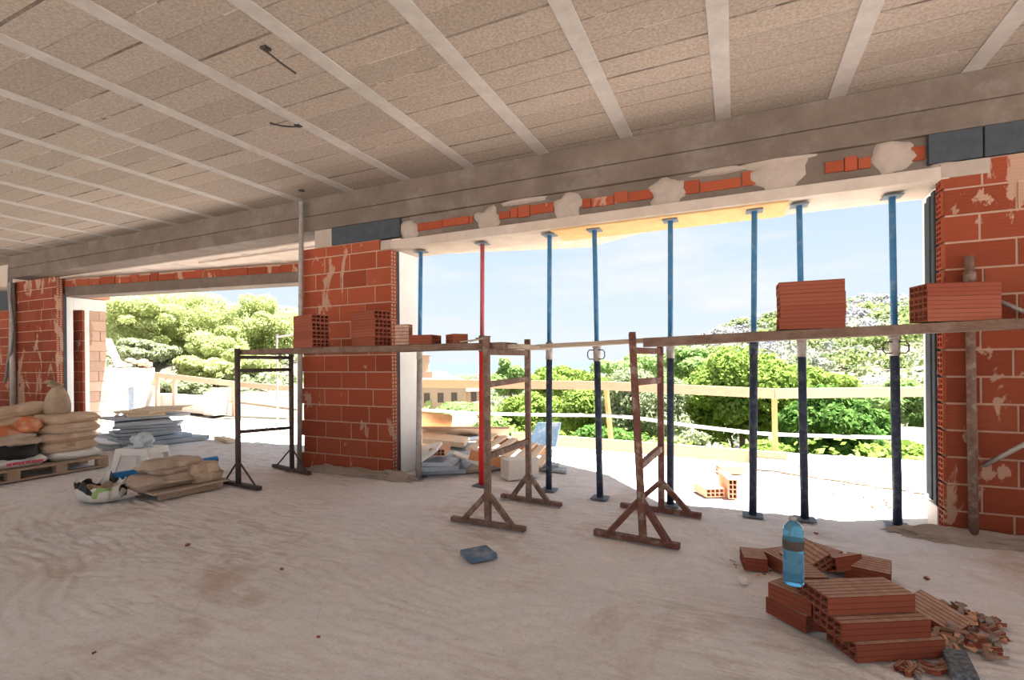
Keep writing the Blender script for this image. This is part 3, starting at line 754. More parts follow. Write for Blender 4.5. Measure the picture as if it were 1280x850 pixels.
def plank(label, a, b, off, width, thick, key='plank_wood', seed=0):
    """a, b: front bottom edge; lies over the trestles"""
    d = (b - a).normalized(); n_ = Vector((-d.y, d.x, 0)).normalized()
    if n_.y < 0: n_ = -n_
    N = 14; m = MB(); vs = []
    for i in range(N + 1):
        c = a + (b - a) * (i / N) + n_ * off
        w = 0.006 * noise.noise(Vector((i * 0.7, seed, 0))); zz = 0.004 * noise.noise(Vector((i * 0.5, seed, 9)))
        for (o_, h_) in ((w, 0), (width + w, 0), (width + w, thick), (w, thick)): vs.append(c + n_ * o_ + Vector((0, 0, h_ + zz)))
    fs = [(3, 2, 1, 0), tuple(N * 4 + q for q in range(4))]
    for i in range(N):
        for q in range(4): fs.append((i * 4 + q, i * 4 + (q + 1) % 4, (i + 1) * 4 + (q + 1) % 4, (i + 1) * 4 + q))
    m.add(vs, fs, key); o = m.build('scaffold_plank', bevel=0.004, origin=a); return tag(o, label, 'plank', 'scaffold planks')
a1 = on_z(300, 443, PZ) if False else vert_top(Af, PZ) + Vector((0.0, 0.03, 0))
b1 = vert_top(Bf, PZ) + Vector((0.12, 0.03, 0))
d1 = (b1 - a1).normalized()
p1 = plank('long weathered plank carrying brick stacks across the brick pier', a1 - d1 * 0.05, b1, 0.0, 0.24, 0.05, seed=1)
b2 = vert_top(Cb, PZ + 0.04) + Vector((0.18, -0.12, 0.02)); a2 = vert_top(Bb, PZ + 0.0) + Vector((-0.12, -0.16, 0.0))
a2 = on_z(617, 428, PZ + 0.0); a2 = vert_top(Bb, PZ) + Vector((-0.2, -0.22, 0)); d2 = None
b2 = vert_top(Cb, PZ) + Vector((0.30, -0.28, 0.055))
plank('thin bare plank bridging the two rusty trestles', a2, b2, 0, 0.2, 0.03, 'old_wood', 3)
a3 = vert_top(Cf, PZ) + Vector((0.03, 0.02, 0)); b3 = on_z(1300, 409, 1.345)
d3 = (b3 - a3).normalized()
p3 = plank('thick brown plank carrying bricks in front of the right wall', a3 - d3 * 0.02, b3 + d3 * 0.9, 0.0, 0.24, 0.055, seed=5)
m = MB(); q0 = vert_top(Bf, PZ + 0.05); q1 = vert_top(Bb, PZ + 0.05)
# short offcut lying over the left rusty trestle
dd = (q1 - q0).normalized(); m.bar(q0 + dd * 0.1 + Vector((0.15, 0, -0.03)), q1 + dd * 0.05 + Vector((0.10, 0, -0.03)), 0.16, 0.03, 'old_wood'); tag(m.build('timber_offcut', bevel=0.003, origin=q0), 'short splintered board lying across top of the left rusty trestle', 'board')
# trestle beyond the frame that carries the right end of the plank
Ef = Vector((b3.x + 0.5, b3.y + 0.03, 0)); Eb = Ef + Vector((0.03, 0.30, 0))
zE = 1.345 + d3.z * 0.5
trestle('rusty trestle under the right end of the thick brown plank', Ef, Eb, (Ef + Vector((-.25, 0, 0)), Ef + Vector((.25, 0, 0))), (Eb + Vector((-.25, 0, 0)), Eb + Vector((.25, 0, 0))), (0.25, 0.8), (0.25, 0.8), 'rust', zE + 0.08, ((zE - 0.03, zE - 0.03), (0.5, 0.5)))

# ------------------------------------------------------------------ bricks on the planks
def along_plank(a, b, u, thick):
    """point on the plank's top whose image column is u"""
    lo, hi = 0.0, 1.0
    def col(t):
        q = a + (b - a) * t - CAMP; return U0 + F * q.dot(RI) / q.dot(FW)
    for _ in range(40):
        mid = (lo + hi) / 2
        if col(mid) < u: lo = mid
        else: hi = mid
    return a + (b - a) * lo + Vector((0, 0, thick))
def stack_on(a, b, ua, ub, n_, kind, thick, name, group, width_off=0.11, jig=0.006, twist=0.0, ords=None):
    pa, pb_ = along_plank(a, b, ua, thick), along_plank(a, b, ub, thick)
    d = (b - a).normalized(); nn = Vector((-d.y, d.x, 0)).normalized()
    c = (pa + pb_) / 2 + nn * width_off; yaw = math.atan2(d.y, d.x) + twist
    words_ = ords or {1: ['single'], 2: ['bottom', 'top'], 3: ['bottom', 'middle', 'top'], 4: ['bottom', 'second lowest', 'third lowest', 'topmost']}[n_]
    for i in range(n_):
        brick(kind, c + Vector((rnd.uniform(-jig, jig), rnd.uniform(-jig, jig), 0.003 + i * (BT + 0.001))), yaw + rnd.uniform(-0.02, 0.02), '%s red hollow brick in %s' % (words_[i], name), group)
stack_on(a1, b1, 354, 402, 4, 'full', 0.05, 'the stack left of the pier on the plank', 'brick stack at plank left end', 0.11, twist=-0.25)
stack_on(a1, b1, 428, 478, 4, 'full', 0.05, 'the stack before the pier on the plank', 'brick stack before the pier', 0.11, twist=-0.25)
c = along_plank(a1, b1, 496, 0.05); brick('short', c + Vector((0, 0.12, 0.003 + 0.0825)), 0.2, 'upright cut brick beside the stack before the pier', 'loose bricks on left plank', (PI / 2, 0))
c = along_plank(a1, b1, 520, 0.05); brick('half', c + Vector((0.02, 0.10, 0.003)), 0.1, 'flat half brick with holes on plank, in front of the white jamb', 'loose bricks on left plank')
c = along_plank(a1, b1, 558, 0.05); brick('short', c + Vector((0.02, 0.12, 0.003)), 0.9, 'small brick lump on the left plank before the open sky', 'loose bricks on left plank')
stack_on(a3, b3, 983, 1058, 4, 'full', 0.055, 'the square stack before the blue prop', 'square brick stack on right plank', 0.11, 0.003, twist=-0.13)
stack_on(a3, b3, 1158, 1258, 3, 'wide', 0.055, 'the long stack against the right wall', 'long brick stack on right plank', 0.11, 0.004, twist=0.10)
# debris on planks
for i, u in enumerate((578, 590)):
    c = along_plank(a1, b1, u, 0.05); m = MB(); m.bar(c + Vector((-0.05, 0.05, 0.012)), c + Vector((0.09, 0.1 + 0.03 * i, 0.03 + 0.02 * i)), 0.012, 0.01, 'old_wood')
    tag(m.build('wood_splinter', origin=c), ['thin splinter lying on plank left of the red prop', 'thin splinter poking up beside the red prop on plank'][i], 'splinter')

# ------------------------------------------------------------------ brick pile, bottle
def yaw_of(pa, pb_): return math.atan2(pb_.y - pa.y, pb_.x - pa.x)
def edge_brick(kind, u1, v1, u2, v2, z, label, group, L=BL, tilt=(0, 0), dz=0.0):
    """front bottom edge runs through the two image points at height z"""
    pa, pb_ = on_z(u1, v1, z), on_z(u2, v2, z); y = yaw_of(pa, pb_)
    d = Vector((math.cos(y), math.sin(y), 0)); nn = Vector((-d.y, d.x, 0))
    return brick(kind, (pa + pb_) / 2 + nn * (BW / 2) + Vector((0, 0, dz + 0.004)), y, label, group, tilt)
PG = 'bricks in the floor pile'
edge_brick('wide', 1066, 831, 1187, 823, 0, 'bottom long brick at front of the floor pile, under the others', PG)
edge_brick('wide', 1048, 804, 1168, 798, 0.074, 'middle long brick in the front stack of the floor pile', PG)
edge_brick('wide', 1034, 771, 1146, 766, 0.149, 'topmost long ribbed brick on the front stack of the floor pile', PG)
b_ = on_z(1066, 831); yb_ = yaw_of(on_z(1066, 831), on_z(1187, 823)); nn = Vector((-math.sin(yb_), math.cos(yb_), 0)); dd = Vector((math.cos(yb_), math.sin(yb_), 0))
c0 = on_z(1126, 827)
for i in range(2):
    brick('wide', c0 + nn * (BW * 1.5 + 0.06) + dd * (-0.01) + Vector((0, 0, 0.004 + i * 0.074)), yb_ - 0.03, ['bottom', 'second'][i] + ' brick of the rear row propping the floor pile front stack', PG)
pr = on_z(1178, 790)
yr = yaw_of(on_z(1158, 775, .05), on_z(1192, 797, .02))
brick('half', pr + Vector((-0.03, 0.02, 0.02)), yr, 'short ribbed brick leaning on the right side of the floor pile', PG, (0.1, 0.28))
# stack under the bottle
s0 = on_z(1000, 785); ys0 = yaw_of(on_z(972, 768), on_z(1010, 788))
brick('half', s0 + Vector((0.0, 0.08, 0.004)), ys0, 'lowest half brick in the stack under the blue bottle', PG)
s1 = s0 + Vector((0.0, 0.08, 0.078))
brick('half', s1 + Vector((0.01, 0.0, 0)), ys0 + 0.08, 'middle half brick in the stack under the blue bottle', PG)
brick('short', s1 + Vector((0.03, 0.02, 0.074)), ys0 - 0.45 + PI / 2, 'top cut brick with open holes directly under the blue bottle', PG)
# broken bricks behind the bottle
edge_brick('short', 926, 713, 964, 717, 0, 'broken red brick at far left of the floor pile', PG, tilt=(0.0, 0))
brick('broken', on_z(985, 716) + Vector((0, 0.06, 0.004)), -0.9, 'broken brick lying left of and behind the blue bottle', PG)
brick('half', on_z(1012, 722) + Vector((0, 0.05, 0.06)), -1.0, 'half brick leaning over behind the blue bottle', PG, (0.5, 0.1))
brick('half', on_z(1020, 712) + Vector((0.02, 0.14, 0.004)), -0.7, 'rearmost half brick in the floor pile', PG)
brick('broken', on_z(1047, 722) + Vector((0, 0.05, 0.03)), 0.9, 'broken ribbed brick shell between bottle and pile top', PG, (-0.25, 0.1))
brick('half', on_z(1088, 726) + Vector((0, 0.05, 0.01)), -0.25, 'half brick lying flat behind the topmost long brick', PG, (0.12, 0))
brick('half', on_z(1040, 790) + Vector((-0.02, 0.06, 0.004)), ys0 + 0.9, 'half brick in the gap between bottle stack and front stack', PG)

bc = s1 + Vector((0.005, 0.02, 0.148))
bc = on_z(992, 730, s1.z + 0.149)
bt = empty('water_bottle', bc); tag(bt, 'clear blue plastic water bottle standing on the half brick stack', 'bottle')
m = MB()
prof_ = [(0.030, 0.0), (0.038, 0.004), (0.0405, 0.015)]
for i in range(9):
    z = 0.02 + i * 0.014; prof_ += [(0.0405, z), (0.0385, z + 0.007)]
prof_ += [(0.0405, 0.148), (0.0405, 0.195), (0.0385, 0.21), (0.040, 0.225), (0.034, 0.245), (0.022, 0.262), (0.0145, 0.268), (0.0145, 0.276)]
m.lathe(prof_, 'bottle', 32, bc); m.build('bottle_body', bt, smooth=True)
m = MB(); m.lathe([(0.0410, 0.152), (0.0412, 0.153), (0.0412, 0.190), (0.0410, 0.191)], 'dark_steel', 32, bc); m.build('label_band', bt, smooth=True)
m = MB(); m.lathe([(0.016, 0.272), (0.016, 0.286), (0.0145, 0.288)], 'galv', 24, bc); m.build('cap', bt, smooth=True)

# chips of broken brick, dust and small stones
def chip_mesh(name, key, L, W, T, seed):
    m = MB(); m.box((-L / 2, -W / 2, 0), (L / 2, W / 2, T), key); r = random.Random(seed)
    for v in m.v: v += Vector((r.uniform(-.12, .12) * L, r.uniform(-.2, .2) * W, r.uniform(-.1, .25) * T))
    return m.mesh(name)
CH = [chip_mesh('chip', 'mortar_patch', .10, .026, .020, 1), chip_mesh('chip', 'brick_pale', .06, .028, .022, 2), chip_mesh('chip', 'brick', .075, .026, .024, 3), chip_mesh('chip', 'brick', .04, .03, .024, 4),
      chip_mesh('chip', 'mortar_patch', .055, .032, .026, 5), chip_mesh('chip', 'mortar', .13, .024, .018, 6)]
pc = bpy.data.objects.new('brick_chip', CH[0])
def chip(u, v, label, group, z=0.0, i=None, s=1.0):
    o = pc.copy(); s *= 0.62; o.data = CH[rnd.randrange(6) if i is None else i]; o.name = 'brick_chip'; COL.objects.link(o)
    q = on_z(u, v); o.location = (q.x, q.y, max(0.0, floor_h(q.x, q.y)) + z); o.rotation_euler = (rnd.uniform(-.4, .4), rnd.uniform(-.4, .4), rnd.uniform(0, 6.3)); o.scale = (s, s, s)
    tag(o, label, 'chip', group)
for i in range(150):
    t = rnd.random(); u = 1170 + 78 * t + rnd.gauss(0, 9); v = 770 + 42 * rnd.random() + t * 4 + rnd.gauss(0, 3)
    chip(u, v, 'small brick chip in the rubble heap right of the floor pile', 'chips right of the floor pile', 0.0 + max(0, .07 * (1 - abs(t - .3) * 1.8)) * rnd.random())
for i in range(30):
    chip(1125 + 70 * rnd.random(), 832 + 14 * rnd.random(), 'small brick chip in front of the floor pile', 'chips in front of the floor pile', 0.002 * rnd.random(), rnd.choice((2, 3, 2, 0)))
for i in range(22):
    chip(915 + 50 * rnd.random(), 690 + 30 * rnd.random(), 'tiny brick chip scattered left of the floor pile', 'chips left of the floor pile', 0, None, rnd.uniform(.25, .6))
for (u, v, s_) in ((232, 683, 1.0), (352, 713, .7), (1156, 723, .9), (1000, 640, .6), (925, 618, .6)):
    pass
for (u, v, s_, lb) in ((235, 682, .9, 'brown scrap of debris on the floor before the torn sack'), (352, 712, .6, 'tiny dark pebble alone on the open floor'), (1158, 724, .8, 'red brick chip alone between pile and right wall'), (398, 797, .5, 'tiny dark pebble near the bottom of the floor'), (118, 817, .5, 'pale pebble on the floor at lower left'),
                       (1020, 668, .8, 'grey pebble at the threshold near the bottle'), (1206, 764, .5, 'lone red chip behind the rubble heap'), (845, 686, .8, 'crumb of rubble at the leaning trestle foot')):
    chip(u, v, lb, 'scraps on the open floor', 0, 3, s_)
def rock(name, loc, r_, key, label, cat='stone', sq=(1, 1, .75), group=None):
    bm = bmesh.new(); bmesh.ops.create_icosphere(bm, subdivisions=3, radius=1)
    for v in bm.verts:
        n_ = 1 + 0.22 * noise.noise(v.co * 1.7 + Vector(loc)) + 0.08 * noise.noise(v.co * 5)
        v.co = Vector((v.co.x * sq[0], v.co.y * sq[1], v.co.z * sq[2])) * r_ * n_
    me = bpy.data.meshes.new(name); bm.to_mesh(me); bm.free(); me.materials.append(M[key])
    o = bpy.data.objects.new(name, me); COL.objects.link(o); o.location = Vector(loc) + Vector((0, 0, r_ * sq[2] * 0.85)); return tag(o, label, cat, group)
rock('plaster_lump', on_z(930, 730), 0.03, 'white_stone', 'white plaster lump on the floor left of the pile')
# dark speckled foam offcut bottom right, blue foam board mid floor
q = on_z(1199, 838); m = MB(); R_ = Matrix.Translation(q + Vector((0, 0, 0.0))) @ Matrix.Rotation(yaw_of(on_z(1206, 846), on_z(1190, 812)), 4, 'Z')
m.box((-0.095, -0.04, 0.003), (0.095, 0.04, 0.038), 'foam_speckle', R_); tag(m.build('foam_offcut', bevel=0.006, origin=q), 'speckled dark grey foam offcut at lower right of the floor pile', 'foam offcut')
pa, pb_, pd = on_z(588, 706), on_z(622, 699), on_z(575, 694)
m = MB(); e1 = pb_ - pa; e2 = pd - pa; b4 = [pa, pa + e1, pa + e1 + e2, pa + e2]; m.hexa([v + Vector((0, 0, .004)) for v in b4] + [v + Vector((0, 0, .034)) for v in b4], 'insul_blue')
tag(m.build('foam_board', bevel=0.003, origin=pa), 'small blue grey foam board lying alone on the open floor', 'foam board')

# ------------------------------------------------------------------ left group: pallet, sacks, stool
def sack_mesh(name, L, W, H, key, seed, wrinkle=0.02, flat=0.55):
    bm = bmesh.new(); bmesh.ops.create_cube(bm, size=2.0); bmesh.ops.subdivide_edges(bm, edges=bm.edges, cuts=11, use_grid_fill=True)
    for v in bm.verts:
        x, y, z = v.co
        e_ = (max(0.0, 1 - abs(x) ** 9)) ** 0.42 * (max(0.0, 1 - abs(y) ** 7)) ** 0.42
        pin = 1 - 0.10 * (1 - abs(x)) ** 1 * 0 - 0.06 * abs(x) ** 6
        zz = z * (0.12 + 0.88 * e_) if z > 0 else z * (flat * 0.3 + (1 - flat * 0.3) * e_)
        p_ = Vector((x * L / 2 * (1 - 0.04 * y * y), y * W / 2 * pin, zz * H / 2))
        n_ = noise.noise_vector(Vector((x * 1.6 + seed * 7.3, y * 1.6, z))) * wrinkle + noise.noise_vector(Vector((x * 5 + seed, y * 5, z * 2))) * wrinkle * 0.35
        v.co = p_ + Vector((n_.x, n_.y, n_.z * (0.6 if z > 0 else 0.15)))
    me = bpy.data.meshes.new(name); bm.to_mesh(me); bm.free(); me.materials.append(M[key])
    for p_ in me.polygons: p_.use_smooth = True
    return me
def sack(loc, yaw, dims, key, label, group=None, seed=1, tilt=(0, 0), name='cement_sack', cat='sack', wrinkle=0.02):
    o = bpy.data.objects.new(name, sack_mesh(name, *dims, key, seed, wrinkle)); COL.objects.link(o)
    o.location = Vector(loc) + Vector((0, 0, dims[2] / 2)); o.rotation_euler = (tilt[0], tilt[1], yaw); tag(o, label, cat, group); return o
pl0, pl1 = on_z(-60, 616), on_z(136, 583)
yp = yaw_of(pl0, pl1); dp = Vector((math.cos(yp), math.sin(yp), 0)); np_ = Vector((-dp.y, dp.x, 0)); LP = (pl1 - pl0).length
pal = empty('pallet', pl0); tag(pal, 'weathered timber pallet under the cement sacks by left pier', 'pallet')
def pal_box(x0, x1, y0, y1, z0, z1, nm, key='pallet_wood'):
    m = MB(); q = [pl0 + dp * x + np_ * y for x, y in ((x0, y0), (x1, y0), (x1, y1), (x0, y1))]
    m.hexa([v + Vector((0, 0, z0)) for v in q] + [v + Vector((0, 0, z1)) for v in q], key); return m.build(nm, pal, bevel=0.003)
for i in range(6): pal_box(0, LP, i * 0.165, i * 0.165 + 0.12, 0.105, 0.127, 'deck_board')
for i in range(3):
    pal_box(0, LP, 0.0 + i * 0.43, 0.09 + i * 0.43, 0.004, 0.024, 'bottom_board')
    for j in range(4): pal_box(j * (LP - 0.1) / 3, j * (LP - 0.1) / 3 + 0.10, 0.0 + i * 0.43, 0.09 + i * 0.43, 0.024, 0.105, 'block')
SG = 'cement sacks on the pallet'
def psack(x, y, z, dims, key, label, seed, yaw=0.0, tilt=(0, 0), group=SG, name='cement_sack', wrinkle=0.02):
    return sack(pl0 + dp * x + np_ * y + Vector((0, 0, z)), yp + yaw, dims, key, label, group, seed, tilt, name, wrinkle=wrinkle)
xs_ = LP - 0.29
z = 0.127
w1 = psack(xs_ + 0.04, 0.32, z, (0.50, 0.46, 0.10), 'white_sack', 'white printed sack lowest on right half of the pallet', 1)
w2 = psack(xs_ - 0.48, 0.30, z, (0.50, 0.48, 0.11), 'white_sack', 'white sack with red print at front middle of the pallet', 2)
m = MB(); q = pl0 + dp * (xs_ - 0.44) + np_ * (0.055) + Vector((0, 0, z + 0.045))
for i in range(6): m.box((-0.14 + i * 0.05, -0.004, -0.012 + 0.004 * (i % 2)), (-0.10 + i * 0.05, 0.012, 0.018), 'red_print', Matrix.Translation(q) @ Matrix.Rotation(yp, 4, 'Z'))
pr_ = m.build('red_print', w2, local=True, origin=w2.location.copy()); pr_.matrix_parent_inverse = Matrix.Identity(4); pr_.rotation_euler = (0, 0, -w2.rotation_euler[2])
z += 0.092
for i in range(4):
    psack(xs_ + rnd.uniform(-0.02, 0.02), 0.30 + rnd.uniform(-.02, .02), z, (0.53, 0.44, 0.115), 'paper', ['lowest', 'second', 'third', 'topmost'][i] + ' brown paper cement sack in the stack at pallet right end', 10 + i, rnd.uniform(-.05, .05))
    z += 0.102
ztop = z
psack(xs_ - 0.34, 0.66, ztop - 0.03, (0.70, 0.36, 0.14), 'paper', 'long brown sack lying behind the stack against the left brick pier', 20, 0.1, (0, -0.12))
for i in range(3): psack(xs_ - 0.5, 0.72, 0.127 + i * 0.12, (0.7, 0.45, 0.125), 'paper_dusty', ['lowest', 'middle', 'upper'][i] + ' dusty sack of the rear row behind the brown sack stack', 25 + i)
psack(xs_ - 0.42, 0.46, ztop - 0.13, (0.30, 0.34, 0.11), 'paper', 'half empty brown sack sagging left of the sack stack', 23, 0.5, (0, -0.2), wrinkle=0.04)
def crumple(name, loc, dims, key, label, seed, cat='bag', group=None, yaw=0.0, amp=0.3):
    bm = bmesh.new(); bmesh.ops.create_icosphere(bm, subdivisions=4, radius=1)
    for v in bm.verts:
        p_ = v.co.copy()
        n_ = 1 + amp * noise.noise(p_ * 1.6 + Vector((seed, 0, 0))) + amp * 0.6 * abs(noise.noise(p_ * 3.7 + Vector((0, seed, 0)))) + amp * 0.3 * noise.noise(p_ * 8)
        v.co = Vector((p_.x * dims[0], p_.y * dims[1], (p_.z if p_.z > -0.6 else -0.6) * dims[2])) * 0.5 * n_
    me = bpy.data.meshes.new(name); bm.to_mesh(me); bm.free(); me.materials.append(M[key])
    for p_ in me.polygons: p_.use_smooth = True
    o = bpy.data.objects.new(name, me); COL.objects.link(o); o.location = Vector(loc) + Vector((0, 0, dims[2] * 0.3)); o.rotation_euler[2] = yaw
    return tag(o, label, cat, group)
P_ = lambda x, y, z_: pl0 + dp * x + np_ * y + Vector((0, 0, z_))
crumple('plastic_bag', P_(xs_ - 0.55, 0.26, ztop - 0.25), (0.40, 0.32, 0.22), 'orange_plastic', 'crumpled orange plastic bag left of the sack stack', 3, group='orange bags on the pallet', yaw=yp)
crumple('plastic_bag', P_(xs_ - 0.36, 0.20, ztop - 0.14), (0.20, 0.20, 0.19), 'orange_plastic', 'small orange plastic bag tucked against the sack stack', 8, group='orange bags on the pallet', yaw=yp)
crumple('plastic_sheet', P_(xs_ - 0.55, 0.28, 0.345), (0.72, 0.46, 0.18), 'paper_dusty', 'crumpled brown paper under the orange bags on pallet', 12, 'paper', yaw=yp, amp=.35)
crumple('bin_bag', P_(xs_ - 0.52, 0.24, 0.22), (0.50, 0.42, 0.26), 'black_plastic', 'black plastic bag in the dark gap left of the sacks', 5, yaw=yp)
crumple('mixed_bag', P_(xs_ - 1.05, 0.44, 0.2), (0.5, 0.5, 0.45), 'white_sack', 'pale bag at far left behind the blue lettered bag', 15, yaw=yp)
ub = psack(xs_ - 0.88, 0.14, 0.127, (0.26, 0.20, 0.34), 'white_sack', 'upright white bag with dark blue lettering at far left of pallet', 31, group=None, name='lettered_bag', wrinkle=0.015)
m = MB(); q = P_(xs_ - 0.88, 0.03, 0.127 + 0.25)
Rm = Matrix.Translation(q) @ Matrix.Rotation(yp, 4, 'Z')
for i, (x, w, zz, h) in enumerate(((0.02, .06, .02, .02), (0.05, .02, -.04, .07), (.03, .06, -.06, .02), (.02, .02, -.13, .07), (.03, .07, -.16, .02))): m.box((x, -0.006, zz), (x + w, 0.02, zz + h), 'blue_print', Rm)
pr_ = m.build('blue_lettering', ub, local=True, origin=ub.location.copy()); pr_.rotation_euler = (0, 0, -ub.rotation_euler[2])
# upright tied sack on the stack
tq = P_(xs_ - 0.04, 0.36, ztop - 0.005)
ts = empty('tied_sack', tq); tag(ts, 'upright burlap sack with gathered neck standing on the sack stack', 'sack')
m = MB(); rings = [(0.10, 0.0), (0.135, 0.03), (0.14, 0.12), (0.125, 0.2), (0.10, 0.26), (0.07, 0.30), (0.05, 0.325)]
vs = []; fs = []; n = 28
for j, (r_, zz) in enumerate(rings):
    for q_ in range(n):
        a = 2 * PI * q_ / n; rr = r_ * (1 + 0.10 * math.sin(a * 7) * (j / 6) + 0.12 * noise.noise(Vector((math.cos(a), math.sin(a), zz * 6))))
        vs.append(tq + Vector((rr * math.cos(a) + 0.02 * j / 6, rr * 0.8 * math.sin(a), zz)))
for j in range(len(rings) - 1):
    for q_ in range(n): fs.append((j * n + q_, j * n + (q_ + 1) % n, (j + 1) * n + (q_ + 1) % n, (j + 1) * n + q_))
fs.append(tuple(range(n - 1, -1, -1))); fs.append(tuple((len(rings) - 1) * n + q_ for q_ in range(n)))
m.add(vs, fs, 'burlap'); m.build('sack_body', ts, smooth=True)
m = MB(); c_ = tq + Vector((0.02, 0, 0.325))
vs = []; fs = []
for j in range(6):
    t = j / 5
    for q_ in range(n):
        a = 2 * PI * q_ / n; rr = (0.045 + 0.045 * t) * (1 + 0.35 * math.sin(a * 5 + 1) * t)
        vs.append(c_ + Vector((rr * math.cos(a) - 0.09 * t * t, rr * 0.7 * math.sin(a), 0.075 * t - 0.05 * t * t * (1 + math.cos(a)))))
for j in range(5):
    for q_ in range(n): fs.append((j * n + q_, j * n + (q_ + 1) % n, (j + 1) * n + (q_ + 1) % n, (j + 1) * n + q_))
fs.append(tuple(5 * n + q_ for q_ in range(n)))
m.add(vs, fs, 'burlap'); m.build('sack_neck', ts, smooth=True)
# timber and blue sheet at far left behind
q = on_y(12, 515, 4.35); m = MB(); m.box((q.x - .9, q.y - .1, 0.0), (q.x, q.y + 0.2, q.z), 'white_block'); tag(m.build('block_stack', bevel=.01, origin=Vector((q.x, q.y, 0))), 'pale blocks at far left edge behind the pallet', 'block')
m = MB(); m.box((q.x - .9, q.y - 0.112, q.z - .3), (q.x + 0.006, q.y + 0.2, q.z - .12), 'blue_paint'); m.build('blue_wrap', bpy.data.objects['block_stack'])
# loose cables hanging on the left pier
for i, (pts, lb) in enumerate((([(12, 332), (11, 360), (14, 400), (12, 440), (8, 470), (6, 478)], 'grey cable hanging from beam end down the left pier'), ([(15, 330), (13, 370), (17, 410), (14, 440), (9, 455)], 'second grey cable looping beside the left pier edge'))):
    m = MB(); Y_ = PA.y - 0.06 - 0.03 * i; m.tube([on_y(u, v, Y_) for u, v in pts], 0.022 - .006 * i, 'cable', 8); tag(m.build('hanging_cable', smooth=True, origin=on_y(pts[0][0], pts[0][1], Y_)), lb, 'cable', 'cables at the left pier')
m = MB(); q = on_y(16, 450, PA.y - 0.05); m.tube([Vector((q.x, q.y, 0)), Vector((q.x, q.y, 2.66))], 0.045, 'galv', 10); tag(m.build('grey_downpipe', smooth=True, origin=Vector((q.x, q.y, 0))), 'thin grey vertical pipe on left edge of the far left pier', 'pipe')

# plastic stool
sa, sb = on_z(133, 598), on_z(170, 596)
st_c = on_z(163, 592); st_c = st_c + Vector((0, 0.12, 0)); ysl = 0.35
stl = empty('plastic_stool', st_c); tag(stl, 'white plastic step stool beside the sack pallet', 'stool')
RS_ = Matrix.Translation(st_c) @ Matrix.Rotation(ysl, 4, 'Z')
m = MB(); sw, sd, sh = 0.185, 0.14, 0.27
for i in range(7):
    x = -sw + 0.02 + i * (2 * sw - 0.04) / 7
    m.box((x, -sd, sh - 0.012), (x + 0.040, sd, sh), 'white_plastic', RS_)
m.build('seat_slats', stl, bevel=0.003)
m = MB()
for s in (-1, 1):
    m.box((-sw, s * sd - 0.012, sh - 0.07), (sw, s * sd + 0.012, sh + 0.003), 'white_plastic', RS_); m.box((s * sw - 0.012, -sd, sh - 0.07), (s * sw + 0.012, sd, sh + 0.003), 'white_plastic', RS_)
m.build('apron', stl, bevel=0.006)
for sx in (-1, 1):
    for sy in (-1, 1):
        m = MB(); t0 = Vector((sx * sw, sy * sd, sh - 0.01)); b0 = Vector((sx * (sw + 0.035), sy * (sd + 0.03), 0.004))
        w0, w1_ = 0.085, 0.055
        def rect(c, w): return [c + Vector((-sx * w, -0.013 * sy * 0 - 0.012, 0)), c + Vector((0, -0.012, 0)), c + Vector((0, 0.012, 0)), c + Vector((-sx * w, 0.012, 0))]
        A_, B_ = rect(b0, w1_), rect(t0, w0)
        m.hexa([RS_ @ v for v in (A_ if sx > 0 else A_)] + [RS_ @ v for v in B_], 'white_plastic'); m.build('leg', stl, bevel=0.004)
crumple('plastic_bag', RS_ @ Vector((-0.02, 0.02, sh + 0.006)), (0.24, 0.17, 0.16), 'clear_bag', 'crumpled clear plastic bag on top of the white stool', 22, amp=.6)

# blue pipe, sacks on a board, torn sack
pa, pb_ = on_z(134, 603), on_z(271, 579)
m = MB(); m.tube([pa + Vector((0, 0, 0.045)), pb_ + Vector((0, 0, 0.045))], 0.042, 'blue_pipe', 18, caps=True); m.tube([pa + Vector((0, 0, .045)) - (pb_ - pa).normalized() * 0.003, pa + Vector((0, 0, .045)) + (pb_ - pa) * .002], 0.036, 'wire', 18)
tag(m.build('blue_pipe', smooth=False, origin=pa), 'bright blue pipe lying behind the two sacks on the floor', 'pipe')
ba, bb = on_z(180, 613), on_z(212, 631)
bpal_c = on_z(219, 619); yb2 = yaw_of(on_z(205, 629), on_z(264, 616))
bd = empty('low_pallet', bpal_c); tag(bd, 'small low board pallet under the pair of floor sacks', 'pallet')
RB = Matrix.Translation(bpal_c + Vector((-0.08, 0.10, 0))) @ Matrix.Rotation(yb2, 4, 'Z')
m = MB(); m.box((-0.32, -0.24, 0.062), (0.32, 0.24, 0.082), 'old_wood', RB); m.build('deck_board', bd, bevel=.003)
for y in (-0.2, 0.17):
    m = MB(); m.box((-0.26, y, 0.004), (0.28, y + 0.05, 0.062), 'pallet_wood', RB); m.build('runner', bd, bevel=.003)
F2 = 'sacks on the low pallet'
sack(RB @ Vector((-0.16, 0.02, 0.082)), yb2 - 0.1, (0.48, 0.38, 0.12), 'paper_dusty', 'lower brown paper sack on the small low pallet', F2, 41, wrinkle=.03)
sack(RB @ Vector((-0.06, 0.06, 0.195)), yb2 + 0.05, (0.46, 0.36, 0.12), 'paper_dusty', 'upper brown paper sack on the small low pallet', F2, 43, wrinkle=.03)
sack(RB @ Vector((0.14, -0.12, 0.083)), yb2 + 0.05, (0.26, 0.20, 0.18), 'paper', 'small folded paper sack standing at front of the low pallet', F2, 47, wrinkle=.025)
